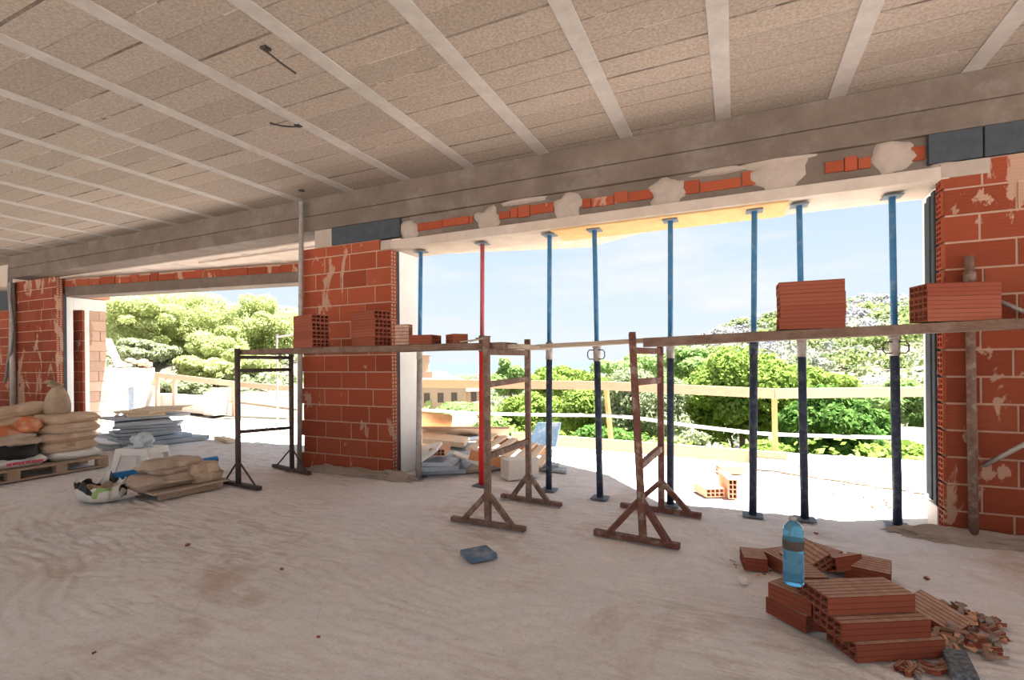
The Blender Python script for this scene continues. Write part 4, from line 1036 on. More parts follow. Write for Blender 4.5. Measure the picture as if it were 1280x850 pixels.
# torn sack: open ragged bowl with brown paper lining
tc = on_z(126, 625) + Vector((0.0, 0.0, 0)); tor = empty('torn_sack', tc); tag(tor, 'torn open black and white printed sack on the floor before the stool', 'sack')
def bowl(rad, hgt, key, nm, seed, rag, sx=1.35):
    m = MB(); vs = []; fs = []; n_ = 48; R_n = 9
    for j in range(R_n):
        t = j / (R_n - 1)
        for q_ in range(n_):
            a = 2 * PI * q_ / n_
            w = 1 + 0.22 * noise.noise(Vector((math.cos(a) * 2 + seed, math.sin(a) * 2, t))) + 0.12 * noise.noise(Vector((math.cos(a) * 6, math.sin(a) * 6 + seed, t * 2)))
            rr = rad * (0.25 + 0.75 * min(1, t * 1.8)) * w; hh = hgt * max(0, t - 0.35) / 0.65 * (1 + rag * noise.noise(Vector((math.cos(a) * 3 + seed, math.sin(a) * 3, 7))))
            vs.append(tc + Vector((rr * sx * math.cos(a), rr * math.sin(a) * 0.85, 0.006 + hh)))
    for j in range(R_n - 1):
        for q_ in range(n_): fs.append((j * n_ + q_, j * n_ + (q_ + 1) % n_, (j + 1) * n_ + (q_ + 1) % n_, (j + 1) * n_ + q_))
    fs.append(tuple(range(n_ - 1, -1, -1))); m.add(vs, fs, key); o = m.build(nm, tor)
    s_ = o.modifiers.new('thick', 'SOLIDIFY'); s_.thickness = 0.006; return o
bowl(0.185, 0.15, 'torn', 'outer_wrapper', 3, 0.55)
bowl(0.155, 0.115, 'paper', 'paper_lining', 9, 0.5)
m = MB(); vs = []; fs = []; n_ = 24
for j in range(5):
    for q_ in range(n_):
        a = 2 * PI * q_ / n_; rr = 0.15 * j / 4; vs.append(tc + Vector((rr * 1.3 * math.cos(a), rr * .85 * math.sin(a), 0.05 + 0.03 * noise.noise(Vector((rr * 20 * math.cos(a), rr * 20 * math.sin(a), 1))) - .02 * j / 4)))
for j in range(4):
    for q_ in range(n_): fs.append((j * n_ + q_, (j + 1) * n_ + q_, (j + 1) * n_ + (q_ + 1) % n_, j * n_ + (q_ + 1) % n_))
m.add(vs, fs, 'burlap'); m.build('cement_content', tor)

# ------------------------------------------------------------------ terrace outside the left opening
def slab(nm, key, u1, v1, u2, v2, z, depth, thick, label, cat, group=None, tilt=0.0, ext=0.0, bevel=0.003):
    """board whose front bottom edge runs through two image points at height z"""
    pa, pb_ = on_z(u1, v1, z), on_z(u2, v2, z); d = (pb_ - pa).normalized(); n_ = Vector((-d.y, d.x, 0))
    if n_.y < 0: n_ = -n_
    pa = pa - d * ext
    q = [pa, pb_, pb_ + n_ * depth + Vector((0, 0, tilt)), pa + n_ * depth + Vector((0, 0, tilt))]
    m = MB(); m.hexa(q + [v + Vector((0, 0, thick)) for v in q], key)
    return tag(m.build(nm, bevel=bevel, origin=pa), label, cat, group)
IG = 'insulation boards stacked on the terrace'
slab('insulation_board', 'insul_grey', 160, 560, 262, 549, 0.004, 0.75, 0.06, 'long grey board lowest on the terrace floor, sticking out to the right', 'board', IG)
slab('insulation_board', 'insul_grey', 154, 555, 240, 545, 0.068, 0.62, 0.05, 'second grey board from bottom, sticking out to the right', 'board', IG)
lo = [(147, 549, 219, 541), (146, 545, 222, 538), (148, 541, 221, 535), (145, 537, 224, 532), (147, 533, 220, 528)]
for i, (u1, v1, u2, v2) in enumerate(lo):
    u1 += rnd.uniform(-5, 3); u2 += rnd.uniform(-4, 6); v1 += rnd.uniform(-1, 1)
    slab('insulation_board', 'insul_grey', u1, v1 + 1, u2, v2 + 1, 0.122 + i * 0.058, 0.62, 0.038, ['third', 'fourth', 'fifth', 'sixth', 'seventh'][i] + ' grey insulation board from the bottom of the terrace stack', 'board', IG)
slab('insulation_board', 'insul_grey', 144, 527, 238, 519, 0.415, 0.6, 0.03, 'wide grey board topmost of the insulation stack, below the timber', 'board', IG)
slab('timber_board', 'wood', 160, 522, 207, 519, 0.448, 0.5, 0.035, 'short pale timber board low on top of the grey board stack', 'board', 'timber boards on the stack')
slab('timber_board', 'wood', 142, 517, 186, 517.5, 0.486, 0.5, 0.03, 'pale timber board jutting left on top of the grey stack', 'board', 'timber boards on the stack')
slab('timber_board', 'wood', 165, 515, 228, 513, 0.52, 0.5, 0.04, 'topmost long pale timber board on the grey stack', 'board', 'timber boards on the stack')
slab('timber_offcut', 'wood', 266, 548, 283, 554, 0.0, 0.12, 0.05, 'short pale timber offcut lying alone on the sunny terrace', 'board')
slab('flat_card', 'insul_grey', 128, 563, 150, 560, 0.004, 0.6, 0.03, 'grey brown sheet lying beside the board stack behind the stool', 'sheet')
# white low wall with rubble and a leaning plank
wa, wb = on_z(118, 515), on_z(174, 513)
m = MB(); d = (wb - wa); m.hexa([wa, wb, wb + Vector((0.0, 0.4, 0)), wa + Vector((0, 0.4, 0))] + [v + Vector((0, 0, 1.12)) for v in (wa, wb, wb + Vector((0.0, 0.4, 0)), wa + Vector((0, 0.4, 0)))], 'white_block')
struct(m.build('wall_garden', bevel=0.02), 'low white garden wall beyond the terrace left', 'wall')
for i in range(18):
    u = 150 + 38 * rnd.random(); q = wa + (wb - wa) * ((u - 118) / 71) + Vector((0, rnd.uniform(.08, .34), 1.12 + rnd.random() * 0.22 * (1 - abs(u - 165) / 40)))
    rock('rubble_stone', q, rnd.uniform(.05, .11), 'stone', 'brown rubble stone piled on the low white garden wall', 'stone', (1.2, 1, .6), 'rubble stones on the garden wall')
q0 = wa + (wb - wa) * 0.12 + Vector((0, 0.2, 1.8)); q0 = on_y(134, 424, wa.y + 0.25); q1 = on_y(149, 458, wa.y + 0.2)
m = MB(); m.bar(q0, q1, 0.16, 0.05, 'white_block'); tag(m.build('leaning_board', origin=q1), 'pale board leaning diagonally above the low garden wall', 'board')
# folding A-frame and timber fence
fa = on_z(152, 519); root = empty('folding_ladder', fa); tag(root, 'grey metal folding frame standing before the low white wall', 'ladder')
ap = on_y(163, 483, fa.y)
for (u, v, nm) in ((146, 519, 'leg'), (156, 518, 'leg'), (164, 520, 'leg')):
    m = MB(); m.bar(on_z(u, v, 0.0), ap + Vector((0, 0.02 * (u > 160), 0)), 0.09, 0.03, 'galv' if u < 160 else 'plate'); m.build(nm, root)
fq = on_z(197, 513); root = empty('timber_fence', fq); tag(root, 'pale timber fence of posts and rails across the terrace at left', 'fence')
FY = fq.y
def fz(u, v, y=None): return on_y(u, v, FY if y is None else y)
for u, vb, vt in ((197, 513, 467), (218.5, 514, 470), (293, 520, 477)):
    b_ = on_z(u, vb); t_ = fz(u, vt, b_.y); m = MB(); m.bar(b_, Vector((b_.x, b_.y, t_.z)), 0.09, 0.07, 'rail_wood'); m.build('post', root)
m = MB(); m.bar(fz(194, 468.5), fz(294, 480), 0.04, 0.13, 'rail_wood'); m.build('top_rail', root)
m = MB(); m.bar(fz(293, 480), fz(368, 486), 0.04, 0.12, 'rail_wood'); m.build('top_rail', root)
m = MB(); m.bar(fz(218, 493), fz(372, 512), 0.03, 0.05, 'old_wood'); m.build('lower_rail', root)
m = MB(); m.bar(on_z(182, 508), fz(196, 468), 0.09, 0.05, 'rail_wood'); m.build('brace', root)
ca, cb_ = on_z(254, 519), on_z(267, 520)
m = MB(); m.hexa([ca, cb_, cb_ + Vector((0, .4, 0)), ca + Vector((0, .4, 0))] + [v + Vector((0, 0, .55)) for v in (ca, cb_, cb_ + Vector((0, .4, 0)), ca + Vector((0, .4, 0)))], 'white_block'); tag(m.build('white_post', bevel=.01, origin=ca), 'short white concrete post by the timber fence', 'post')
# white retaining wall behind the fence and sandy bank
ra, rb = on_z(196, 512), on_z(256, 518)
m = MB(); m.hexa([ra, rb, rb + Vector((0, .25, 0)), ra + Vector((0, .25, 0))] + [v + Vector((0, 0, .42)) for v in (ra, rb, rb + Vector((0, .25, 0)), ra + Vector((0, .25, 0)))], 'white_block'); struct(m.build('wall_low', bevel=.01), 'low pale retaining wall behind the timber fence', 'wall')
# far thin scaffold frame seen through the left opening
sa_, sb_ = on_z(347, 532), on_z(374, 541); root = empty('scaffold_tower', sa_); tag(root, 'thin grey scaffold frame standing far out on the terrace at left', 'scaffold')
for p_ in (sa_, sb_):
    m = MB(); m.tube([p_ + Vector((0, 0, 0.004)), p_ + Vector((0, 0, 1.75))], 0.022, 'galv', 8); m.build('post', root)
for z in (0.55, 1.0, 1.7):
    m = MB(); m.tube([sa_ + Vector((0, 0, z)), sb_ + Vector((0, 0, z))], 0.016, 'galv', 8); m.build('crossbar', root)

# ------------------------------------------------------------------ terrace before the wide opening: rubbish pile, railing, kerb
DG = 'boards in the rubbish pile'
def board(pts, z, thick, key, label, cat='board', group=DG):
    """pts: four image points (with heights) of the underside, in order"""
    q = [on_z(u, v, zz + z) for u, v, zz in pts]; m = MB(); m.hexa(q + [v + Vector((0, 0, thick)) for v in q], key)
    nm = {'insul_grey': 'insulation_board', 'wood': 'timber_board', 'old_wood': 'timber_board', 'white_block': 'plaster_board', 'orange_ply': 'plywood_board', 'rail_wood': 'timber_board'}.get(key, 'board')
    return tag(m.build(nm, bevel=.003, origin=q[0]), label, cat, group)
board([(524, 594, 0), (582, 592, 0), (600, 575, 0), (527, 572, 0)], 0.004, 0.05, 'insul_grey', 'lowest grey board of the rubbish pile beside the blue and grey prop')
board([(526, 590, 0), (572, 588, 0), (592, 566, 0), (530, 566, 0)], 0.06, 0.05, 'insul_grey', 'second grey board in the rubbish pile')
board([(527, 583, 0), (566, 583, 0), (600, 555, 0), (560, 553, 0)], 0.12, 0.04, 'insul_grey', 'broad grey board sloping across top of the rubbish pile')
board([(527, 578, 0), (545, 566, .12), (553, 556, .15), (527, 562, .06)], 0.17, 0.04, 'white_block', 'pale sheet leaning up at left of the rubbish pile')
board([(569, 553, .05), (598, 549, .05), (604, 540, .05), (575, 545, .05)], 0.12, 0.04, 'insul_grey', 'grey board at the back of the rubbish pile')
board([(565, 570, .0), (600, 583, -.04), (604, 578, -.04), (570, 567, 0)], 0.16, 0.03, 'white_block', 'narrow pale strip lying across the rubbish pile toward the red prop')
board([(528, 554, 0), (580, 560, 0), (586, 552, 0), (528, 545, 0)], 0.20, 0.06, 'wood', 'thick pale timber lying across back of the rubbish pile')
board([(578, 592, 0), (618, 588, 0), (622, 583, 0), (585, 585, 0)], 0.004, 0.03, 'old_wood', 'grey timber sliver low at right of the rubbish pile', group=DG)
board([(600, 590, 0), (640, 584, 0), (634, 577, 0), (600, 580, 0)], 0.02, 0.04, 'insul_grey', 'grey board offcut under the slatted timber frame')
qa, qb = on_z(541, 578, 0.2), on_z(558, 556, 0.24); yb_ = yaw_of(qa, qb)
brick('palefull', (qa + qb) / 2 + Vector((0, 0, 0.0)), yb_, 'pale hollow brick with open end lying on the rubbish pile', None)
# slatted timber frame (broken pallet) leaning on the pile
fr = [on_z(587, 568, .22), on_z(672, 590, 0.02), on_z(690, 566, 0.06), on_z(618, 549, .28)]
root = empty('slatted_frame', on_z(640, 585)); tag(root, 'orange slatted timber frame lying on the rubbish pile behind the trestle', 'pallet')
Z = Vector((0, 0, 1))
for a, b in ((fr[0], fr[1]), (fr[3], fr[2])):
    m = MB(); m.bar(a, b, 0.05, 0.10, 'frame_wood'); m.build('side_rail', root, bevel=.003)
for i in range(7):
    t = i / 6; a = fr[0] + (fr[1] - fr[0]) * t; b = fr[3] + (fr[2] - fr[3]) * t
    m = MB(); m.bar(a + Z * .06, b + Z * .06, 0.085, 0.025, 'wood'); m.build('slat', root, bevel=.002)
# concrete block and blue sheet, strips
ka, kb, kd = on_z(636, 602), on_z(674, 597), on_z(631, 594)
m = MB(); e1, e2 = kb - ka, Vector((-(kb - ka).y, (kb - ka).x, 0)).normalized() * 0.19
q = [ka, ka + e1, ka + e1 + e2, ka + e2]; m.hexa([v + Z * .004 for v in q] + [v + Z * .205 for v in q], 'block'); tag(m.build('concrete_block', bevel=.008, origin=ka), 'pale concrete block standing behind the left rusty trestle', 'block')
qa, qb = on_z(655, 562, .05), on_z(693, 566, .05)
m = MB(); up = Vector((0.04, 0.12, 0.36)); m.hexa([qa, qb, qb + Vector((0, .04, 0)), qa + Vector((0, .04, 0))] + [v + up for v in (qa + Vector((.1, 0, -.02)), qb, qb + Vector((0, .04, 0)), qa + Vector((.1, .04, -.02)))], 'insul_blue'); tag(m.build('insulation_board', bevel=.003, origin=qa), 'blue grey board standing upright beside the slim blue prop', 'board')
board([(676, 588, 0), (708, 592, 0), (709, 588, 0), (678, 584, 0)], 0.004, 0.03, 'insul_grey', 'narrow grey strip lying on terrace at foot of slim blue prop')
board([(668, 584, 0), (698, 585, 0), (699, 582, 0), (668, 580, 0)], 0.036, 0.03, 'insul_grey', 'second narrow grey strip behind the slim blue prop')
board([(524, 536, .1), (563, 540, .1), (566, 522, .52), (524, 516, .52)], 0.0, 0.03, 'orange_ply', 'orange plywood board leaning behind the rubbish pile', 'board')
board([(524, 548, .08), (634, 553, .08), (637, 536, .32), (524, 536, .32)], 0.0, 0.03, 'rail_wood', 'long pale orange board standing behind the rubbish pile')
rock('pale_rubble', on_z(578, 534, .0), 0.2, 'white_stone', 'white rubble heap between plywood board and hedge', 'rubble', (1.4, 1, .8))
# railing
R1, R2, R3 = on_z(520, 479, .86), on_z(757, 482, .83), on_z(968, 492, .76)
R4 = R3 + (on_z(1170, 489.5, .76) - R3) * 1.25
rail = empty('railing', on_z(757, 556)); tag(rail, 'raw timber safety railing along the terrace edge before the trees', 'railing')
for a, b in ((R1, R2), (R2, R3), (R3, R4)):
    m = MB(); m.bar(a, b, 0.03, 0.125, 'rail_wood'); m.build('top_rail', rail, bevel=.003)
T1, T2 = on_z(640, 553, 0.02), on_z(985, 583, 0.02)
m = MB(); m.bar(T1 + Z * .075, T2 + Z * .075, 0.035, 0.15, 'rail_wood'); m.build('toe_board', rail, bevel=.003)
for (u, v, tp) in ((764, 553, R2), (969, 567, R3)):
    b_ = on_z(u, v); m = MB(); m.bar(b_, Vector((tp.x, tp.y + .02, tp.z)), 0.06, 0.05, 'frame_wood'); m.build('post', rail, bevel=.003)
b_ = Vector((R1.x - .3, R1.y + .03, 0)); m = MB(); m.bar(b_, b_ + Z * .88, 0.06, 0.05, 'frame_wood'); m.build('post', rail)
b_ = Vector((R4.x, R4.y + .03, -.3)); m = MB(); m.bar(b_, b_ + Z * 1.1, 0.06, 0.05, 'frame_wood'); m.build('post', rail)
rp = [(505, 511, 7.0), (600, 517, 7.0), (700, 519, 7.0), (757, 519, 7.02), (800, 523, 7.05), (870, 533, 7.1), (940, 541, 7.15), (968, 543, 7.2), (1060, 546, 7.4), (1175, 548, 7.6)]
m = MB(); m.tube([on_y(*p_) for p_ in rp], 0.024, 'rope', 8); tag(m.build('rope', smooth=True, origin=on_y(*rp[0])), 'white rope strung below the timber rail along the terrace', 'rope')
# kerb and timber at right
ka, kb = on_z(1012, 590), on_z(1185, 615)
d = (kb - ka).normalized(); n_ = Vector((-d.y, d.x, 0)); kb = kb + d * 1.5
m = MB(); q = [ka, kb, kb + n_ * .28, ka + n_ * .28]; m.hexa(q + [v + Z * .13 for v in q], 'curb'); struct(m.build('trim_6', bevel=.012), 'pale concrete kerb at the terrace edge right', 'kerb')
m = MB(); q0, q1 = on_z(975, 590), on_z(1180, 620); m.bar(q0 + Z * .03, q1 + Z * .03, 0.06, 0.05, 'wood'); tag(m.build('timber_batten', origin=q0), 'long pale timber batten lying before the kerb', 'batten')
ka, kb = on_z(940, 587), on_z(1008, 592); d = (kb - ka).normalized(); n_ = Vector((-d.y, d.x, 0)); m = MB(); q = [ka, kb, kb + n_ * .4, ka + n_ * .4]; m.hexa(q + [v + Z * .09 for v in q], 'curb'); struct(m.build('trim_7', bevel=.012))
q = on_z(1064, 592, .1); m = MB(); m.lathe([(.045, 0), (.05, .07), (.03, .10), (.025, .16), (.012, .18)], 'white_block', 14, q); tag(m.build('bollard_post', origin=q, smooth=True), 'small white capped post on the kerb before the trees', 'post')
# pale bricks on the terrace
OG = 'pale bricks on the terrace'
qa, qb = on_z(906, 620), on_z(922, 624)
hb = on_z(913, 622); yo = yaw_of(on_z(922, 622), on_z(903, 604))
brick('palefull', hb + Vector((-0.06, 0.12, 0.083)), yo, 'pale hollow brick standing on its edge on the sunny terrace', OG, (PI / 2, 0))
brick('pale', on_z(893, 621) + Vector((-0.05, 0.08, 0.004)), yo + .25, 'pale hollow brick lying flat left of the upright one on the terrace', OG)
brick('pale', on_z(912, 592) + Vector((0, 0.05, 0.004)), 0.3, 'pale brick half hidden behind the upright one by the toe board', OG, (PI / 2, 0) if False else (0, 0))
for (u, v) in ((1043, 617), (1080, 622), (1094, 623), (1107, 628), (1088, 634), (1060, 609), (1110, 634), (1052, 625), (1096, 631)):
    chip(u, v, 'crumb of brick scattered on the sunny terrace before the kerb', 'crumbs on the terrace', 0, 4, rnd.uniform(.6, 1.3))

# ------------------------------------------------------------------ right wall bits, ceiling wires
ra = on_z(1217, 684); ra.y = YW - 0.05; ra = Vector((on_y(1217, 640, YW - .05).x, YW - .05, 0)); top_ = on_y(1213, 320, YW - .05).z
m = MB(); m.tube([ra, Vector((ra.x - .01, ra.y, top_))], [0.026, 0.024], 'rust', 12); m.tube([Vector((ra.x - .01, ra.y, top_ - .16)), Vector((ra.x - .01, ra.y, top_ - .1))], 0.032, 'rust', 12); tag(m.build('rusty_pipe', smooth=True, origin=ra), 'rusty vertical pipe standing against the right brick wall', 'pipe')
q0, q1 = on_y(1230, 582, YW - .03), on_y(1300, 545, YW - .25); m = MB(); m.tube([q0, q1], 0.014, 'galv', 8); tag(m.build('steel_rod', smooth=True, origin=q0), 'pale steel rod sloping up out of the right brick wall', 'rod')
q0, q1 = on_y(1246, 375, YW - .02), on_y(1300, 398, YW - .12); m = MB(); m.tube([q0, q1], 0.013, 'galv', 8); tag(m.build('steel_rod', smooth=True, origin=q0), 'pale steel rod poking out above plank at far right', 'rod')
# mortar heap along the right wall's foot and rough fill on the floor
for i, (u, v, w) in enumerate(((1240, 676, .35), (1175, 668, .16), (440, 598, .3), (480, 601, .2), (405, 592, .22))):
    q = on_z(u, v); q.y = YW - 0.02
    bm = bmesh.new(); bmesh.ops.create_icosphere(bm, subdivisions=4, radius=1)
    for v_ in bm.verts:
        nn_ = 1 + 0.35 * noise.noise(v_.co * 2.2 + Vector((i * 3, 0, 0))) + .12 * noise.noise(v_.co * 7); v_.co = Vector((v_.co.x * w * 1.5, v_.co.y * .11, v_.co.z * .07)) * nn_
    me = bpy.data.meshes.new('mortar_heap'); bm.to_mesh(me); bm.free(); me.materials.append(M['mortar_patch'])
    o = bpy.data.objects.new('mortar_heap', me); COL.objects.link(o); o.location = (q.x, q.y, -0.005)
    tag(o, ['rough mortar heap at foot of the right wall behind the pipe', 'small mortar heap at the right reveal foot', 'mortar droppings at the middle foot of brick pier', 'mortar droppings at right foot of the brick pier', 'mortar droppings at left foot of the brick pier'][i], 'mortar heap')
for i, (pts, lb) in enumerate((([(332, 62), (334, 65), (350, 78), (370, 92)], 'dark wire hooked down from ceiling block, upper one'), ([(373, 158), (366, 158.5), (352, 157.5), (338, 154)], 'short dark wire hanging from ceiling near the beam'), ([(377, 239), (378, 238.2)], 'tiny dark stub in ceiling above the steel pole'))):
    m = MB(); ps = [on_z(u, v, ZC - .012 - (.05 * j)) for j, (u, v) in enumerate(pts)]
    m.tube(ps, 0.006, 'wire', 6); m.box(ps[0] - Vector((.022, .022, 0)), ps[0] + Vector((.022, .022, .014)), 'wire'); tag(m.build('hanging_wire', origin=ps[0]), lb, 'wire', None)

# ------------------------------------------------------------------ trees, scrub, houses
import numpy as np
def leaf_cloud(blobs, n_leaf, size, key, seed, elong=1.6, by_blob=False):
    """quads scattered near the surface of lumpy ellipsoids: (centre, radii)"""
    rg = np.random.default_rng(seed); V = []; 
    vol = np.array([max(1e-6, (b[1][0] * b[1][1] + b[1][0] * b[1][2])) for b in blobs]); cnt = np.maximum(8, (n_leaf * vol / vol.sum()).astype(int))
    for (c, r_), k_ in zip(blobs, cnt):
        d = rg.normal(size=(k_, 3)); d /= np.linalg.norm(d, axis=1)[:, None]
        rad = rg.uniform(0.35, 1.0, size=(k_, 1)) ** 0.45 * (1 + rg.normal(size=(k_, 1)) * 0.06)
        p_ = np.array(c) + d * rad * np.array(r_)
        t = rg.normal(size=(k_, 3)); t /= np.linalg.norm(t, axis=1)[:, None]
        nr = d + rg.normal(size=(k_, 3)) * 0.6 + np.array([0, 0, 0.35]); nr /= np.linalg.norm(nr, axis=1)[:, None]
        a = np.cross(nr, t); a /= np.linalg.norm(a, axis=1)[:, None]; b = np.cross(nr, a)
        s = size * (r_[0] if by_blob else 1.0) * rg.uniform(0.6, 1.35, size=(k_, 1))
        V.append(np.stack([p_ - a * s * elong, p_ - b * s, p_ + a * s * elong, p_ + b * s], axis=1))
    V = np.concatenate(V).reshape(-1, 3); nq = len(V) // 4
    me = bpy.data.meshes.new('foliage')
    me.vertices.add(len(V)); me.vertices.foreach_set('co', V.ravel().astype(np.float32))
    me.loops.add(nq * 4); me.loops.foreach_set('vertex_index', np.arange(nq * 4, dtype=np.int32))
    me.polygons.add(nq); me.polygons.foreach_set('loop_start', np.arange(0, nq * 4, 4, dtype=np.int32))
    me.materials.append(M[key]); me.update(calc_edges=True); me.validate(); return me
def tree(nm, u, v, rx, ry, r_, key, label, cat='tree', leaf=0.05, n_leaf=6000, nb=16, seed=0, group=None, trunk=True, flat=1.0, lean=0.0):
    c = at_r(u, v, r_); dd = (c - CAMP).length
    depth = (c - CAMP).dot(FW); sx, sz = rx / F * depth, ry / F * depth
    gz = ground_z(u, r_); base = Vector((c.x, c.y, min(gz, c.z - sz * .6)))
    root = empty(nm, base); tag(root, label, cat, group)
    rg = random.Random(seed + 5); bl = []; nb = int(nb * (2.4 if 'pine' in nm else 1.9)); el = 2.6 if 'pine' in nm else 1.7
    hd = math.atan2(c.y, c.x)
    for i in range(nb):
        while True:
            p_ = Vector((rg.uniform(-1, 1), rg.uniform(-1, 1), rg.uniform(-1, 1)))
            if p_.length < 1: break
        s = rg.uniform(.20, .40)
        bl.append(((c.x - base.x + p_.x * sx * .80, c.y - base.y + p_.y * sx * .80, c.z - base.z + p_.z * sz * .80), (s * sx, s * sx, s * sz * flat)))
    o = bpy.data.objects.new('foliage', leaf_cloud(bl, int(n_leaf * 2.8), leaf * (0.42 if 'pine' in nm else 0.54), key, seed + 1, el)); COL.objects.link(o); o.parent = root; o['kind'] = 'stuff'
    m = MB(); h = c.z - base.z; tr = max(.05, .05 * sx)
    m.tube([base + Vector((0, 0, -.3)), base + Vector((.04 * sx, 0, h * .5)), base + Vector((lean * sx, .03 * sx, h))], [tr * 1.3, tr, tr * .6], 'bark', 8)
    for b_ in bl[:6]:
        m.tube([base + Vector((0, 0, h * .45)), base + Vector(b_[0])], [tr * .55, tr * .2], 'bark', 6)
    m.build('trunk' if trunk else 'stems', root, smooth=True)
    return root
NG = 'trees and bushes below the terrace'
tree('leafy_tree', 925, 492, 80, 64, 17, 'leaf_bright', 'tall bright green tree rising highest behind the wide opening railing', leaf=.085, n_leaf=9000, seed=1, nb=22)
tree('leafy_tree', 1040, 535, 62, 52, 15, 'leaf_dark', 'dark green tree right of the tallest bright tree', leaf=.08, n_leaf=8000, seed=2, nb=20)
tree('round_bush', 1135, 580, 55, 30, 13, 'leaf_bright', 'rounded bright green bush beyond the kerb at far right', 'bush', leaf=.06, n_leaf=7000, seed=3, trunk=False)
tree('olive_tree', 812, 505, 66, 52, 15.5, 'leaf_olive', 'pale olive green tree behind the leaning trestle', leaf=.06, n_leaf=10000, seed=4, nb=22)
tree('leafy_tree', 740, 512, 52, 48, 18, 'leaf_bright', 'green tree behind the blue prop with looped handle left', leaf=.08, n_leaf=7000, seed=5, nb=18)
tree('round_bush', 668, 530, 48, 40, 21, 'leaf_bright', 'green bush behind the slim blue prop and upright grey board', 'bush', leaf=.08, n_leaf=6000, seed=6, trunk=False)
tree('round_bush', 612, 545, 40, 22, 20, 'leaf_light', 'light green bush behind the rubbish pile near the red prop', 'bush', leaf=.08, n_leaf=5000, seed=7, trunk=False)
tree('leafy_tree', 638, 472, 28, 24, 48, 'leaf_light', 'round light green tree top standing against the sea', leaf=.16, n_leaf=4000, seed=8)
tree('hedge', 590, 512, 52, 9, 42, 'leaf_light', 'low light green hedge in front of the villa', 'hedge', leaf=.12, n_leaf=4000, seed=9, trunk=False)
tree('leafy_tree', 792, 468, 55, 26, 36, 'leaf_light', 'light green tree crown behind the olive tree on the slope', leaf=.16, n_leaf=5000, seed=10)
tree('leafy_tree', 705, 480, 48, 24, 50, 'leaf_bright', 'green tree farther down the slope toward the sea', leaf=.18, n_leaf=5000, seed=11)
tree('leafy_tree', 868, 458, 46, 26, 40, 'leaf_light', 'light green tree left of and behind the tallest bright tree', leaf=.18, n_leaf=5000, seed=12)
tree('round_bush', 850, 566, 52, 26, 12.5, 'leaf_olive', 'olive green bush just below the toe board behind the prop', 'bush', leaf=.05, n_leaf=6000, seed=13, trunk=False)
tree('round_bush', 970, 580, 60, 24, 12, 'leaf_bright', 'green bush just beyond the end of the toe board', 'bush', leaf=.055, n_leaf=6000, seed=14, trunk=False)
tree('round_bush', 755, 552, 52, 26, 13.5, 'leaf_dark', 'dark green bush below railing left post', 'bush', leaf=.06, n_leaf=6000, seed=15, trunk=False)
tree('round_bush', 690, 562, 42, 22, 14, 'leaf_bright', 'green bush below the left end of the toe board', 'bush', leaf=.06, n_leaf=5000, seed=16, trunk=False)
tree('round_bush', 1065, 585, 40, 18, 12, 'leaf_olive', 'greyish green bush beyond the small white capped post', 'bush', leaf=.05, n_leaf=4000, seed=17, trunk=False)
tree('leafy_tree', 1010, 478, 55, 26, 40, 'leaf_bright', 'green tree above the dark tree on the lower hillside', leaf=.16, n_leaf=5000, seed=18)
tree('leafy_tree', 1120, 500, 48, 28, 55, 'leaf_light', 'pale green tree on hillside above the tiled roof', leaf=.2, n_leaf=5000, seed=19)
for i, u in enumerate((1140, 1148, 1156, 1163)):
    tree('cypress', u, 530, 4.5, 17, 50, 'leaf_dark', ['first', 'second', 'third', 'fourth'][i] + ' dark cypress from the left above the pale tiled roof', leaf=.10, n_leaf=1200, seed=30 + i, nb=8, group='cypresses above the tiled roof')
# pines on the bank at left
tree('pine_tree', 175, 400, 48, 36, 25, 'leaf_pine', 'leftmost broad pine tree behind the low garden wall', leaf=.06, n_leaf=11200, seed=40, nb=20, flat=.7)
tree('pine_tree', 232, 408, 58, 48, 27, 'leaf_pine', 'large broad pine in the middle of the bank', leaf=.06, n_leaf=14400, seed=41, nb=24, flat=.7)
tree('pine_tree', 326, 412, 46, 48, 24, 'leaf_pine', 'pine tree left of the brick pier above the dark trestle', leaf=.06, n_leaf=12800, seed=42, nb=22, flat=.75)
tree('pine_tree', 275, 440, 42, 34, 22, 'leaf_pine', 'low pine filling the gap between the two bigger pines', leaf=.055, n_leaf=9600, seed=43, nb=18, flat=.7)
tree('round_bush', 182, 440, 36, 16, 19, 'leaf_olive', 'greyish green bush above the rubble on the garden wall', 'bush', leaf=.06, n_leaf=5000, seed=44, trunk=False)
tree('round_bush', 248, 462, 34, 17, 20, 'leaf_pine', 'low yellow green bush under the large pine', 'bush', leaf=.06, n_leaf=4500, seed=45, trunk=False)
tree('round_bush', 320, 462, 36, 20, 20, 'leaf_pine', 'low green bush under the right pine', 'bush', leaf=.06, n_leaf=4500, seed=46, trunk=False)
tree('dry_bush', 225, 484, 36, 14, 18, 'leaf_olive', 'dry greyish bush on the bank behind the timber fence', 'bush', leaf=.05, n_leaf=3000, seed=47, trunk=False)
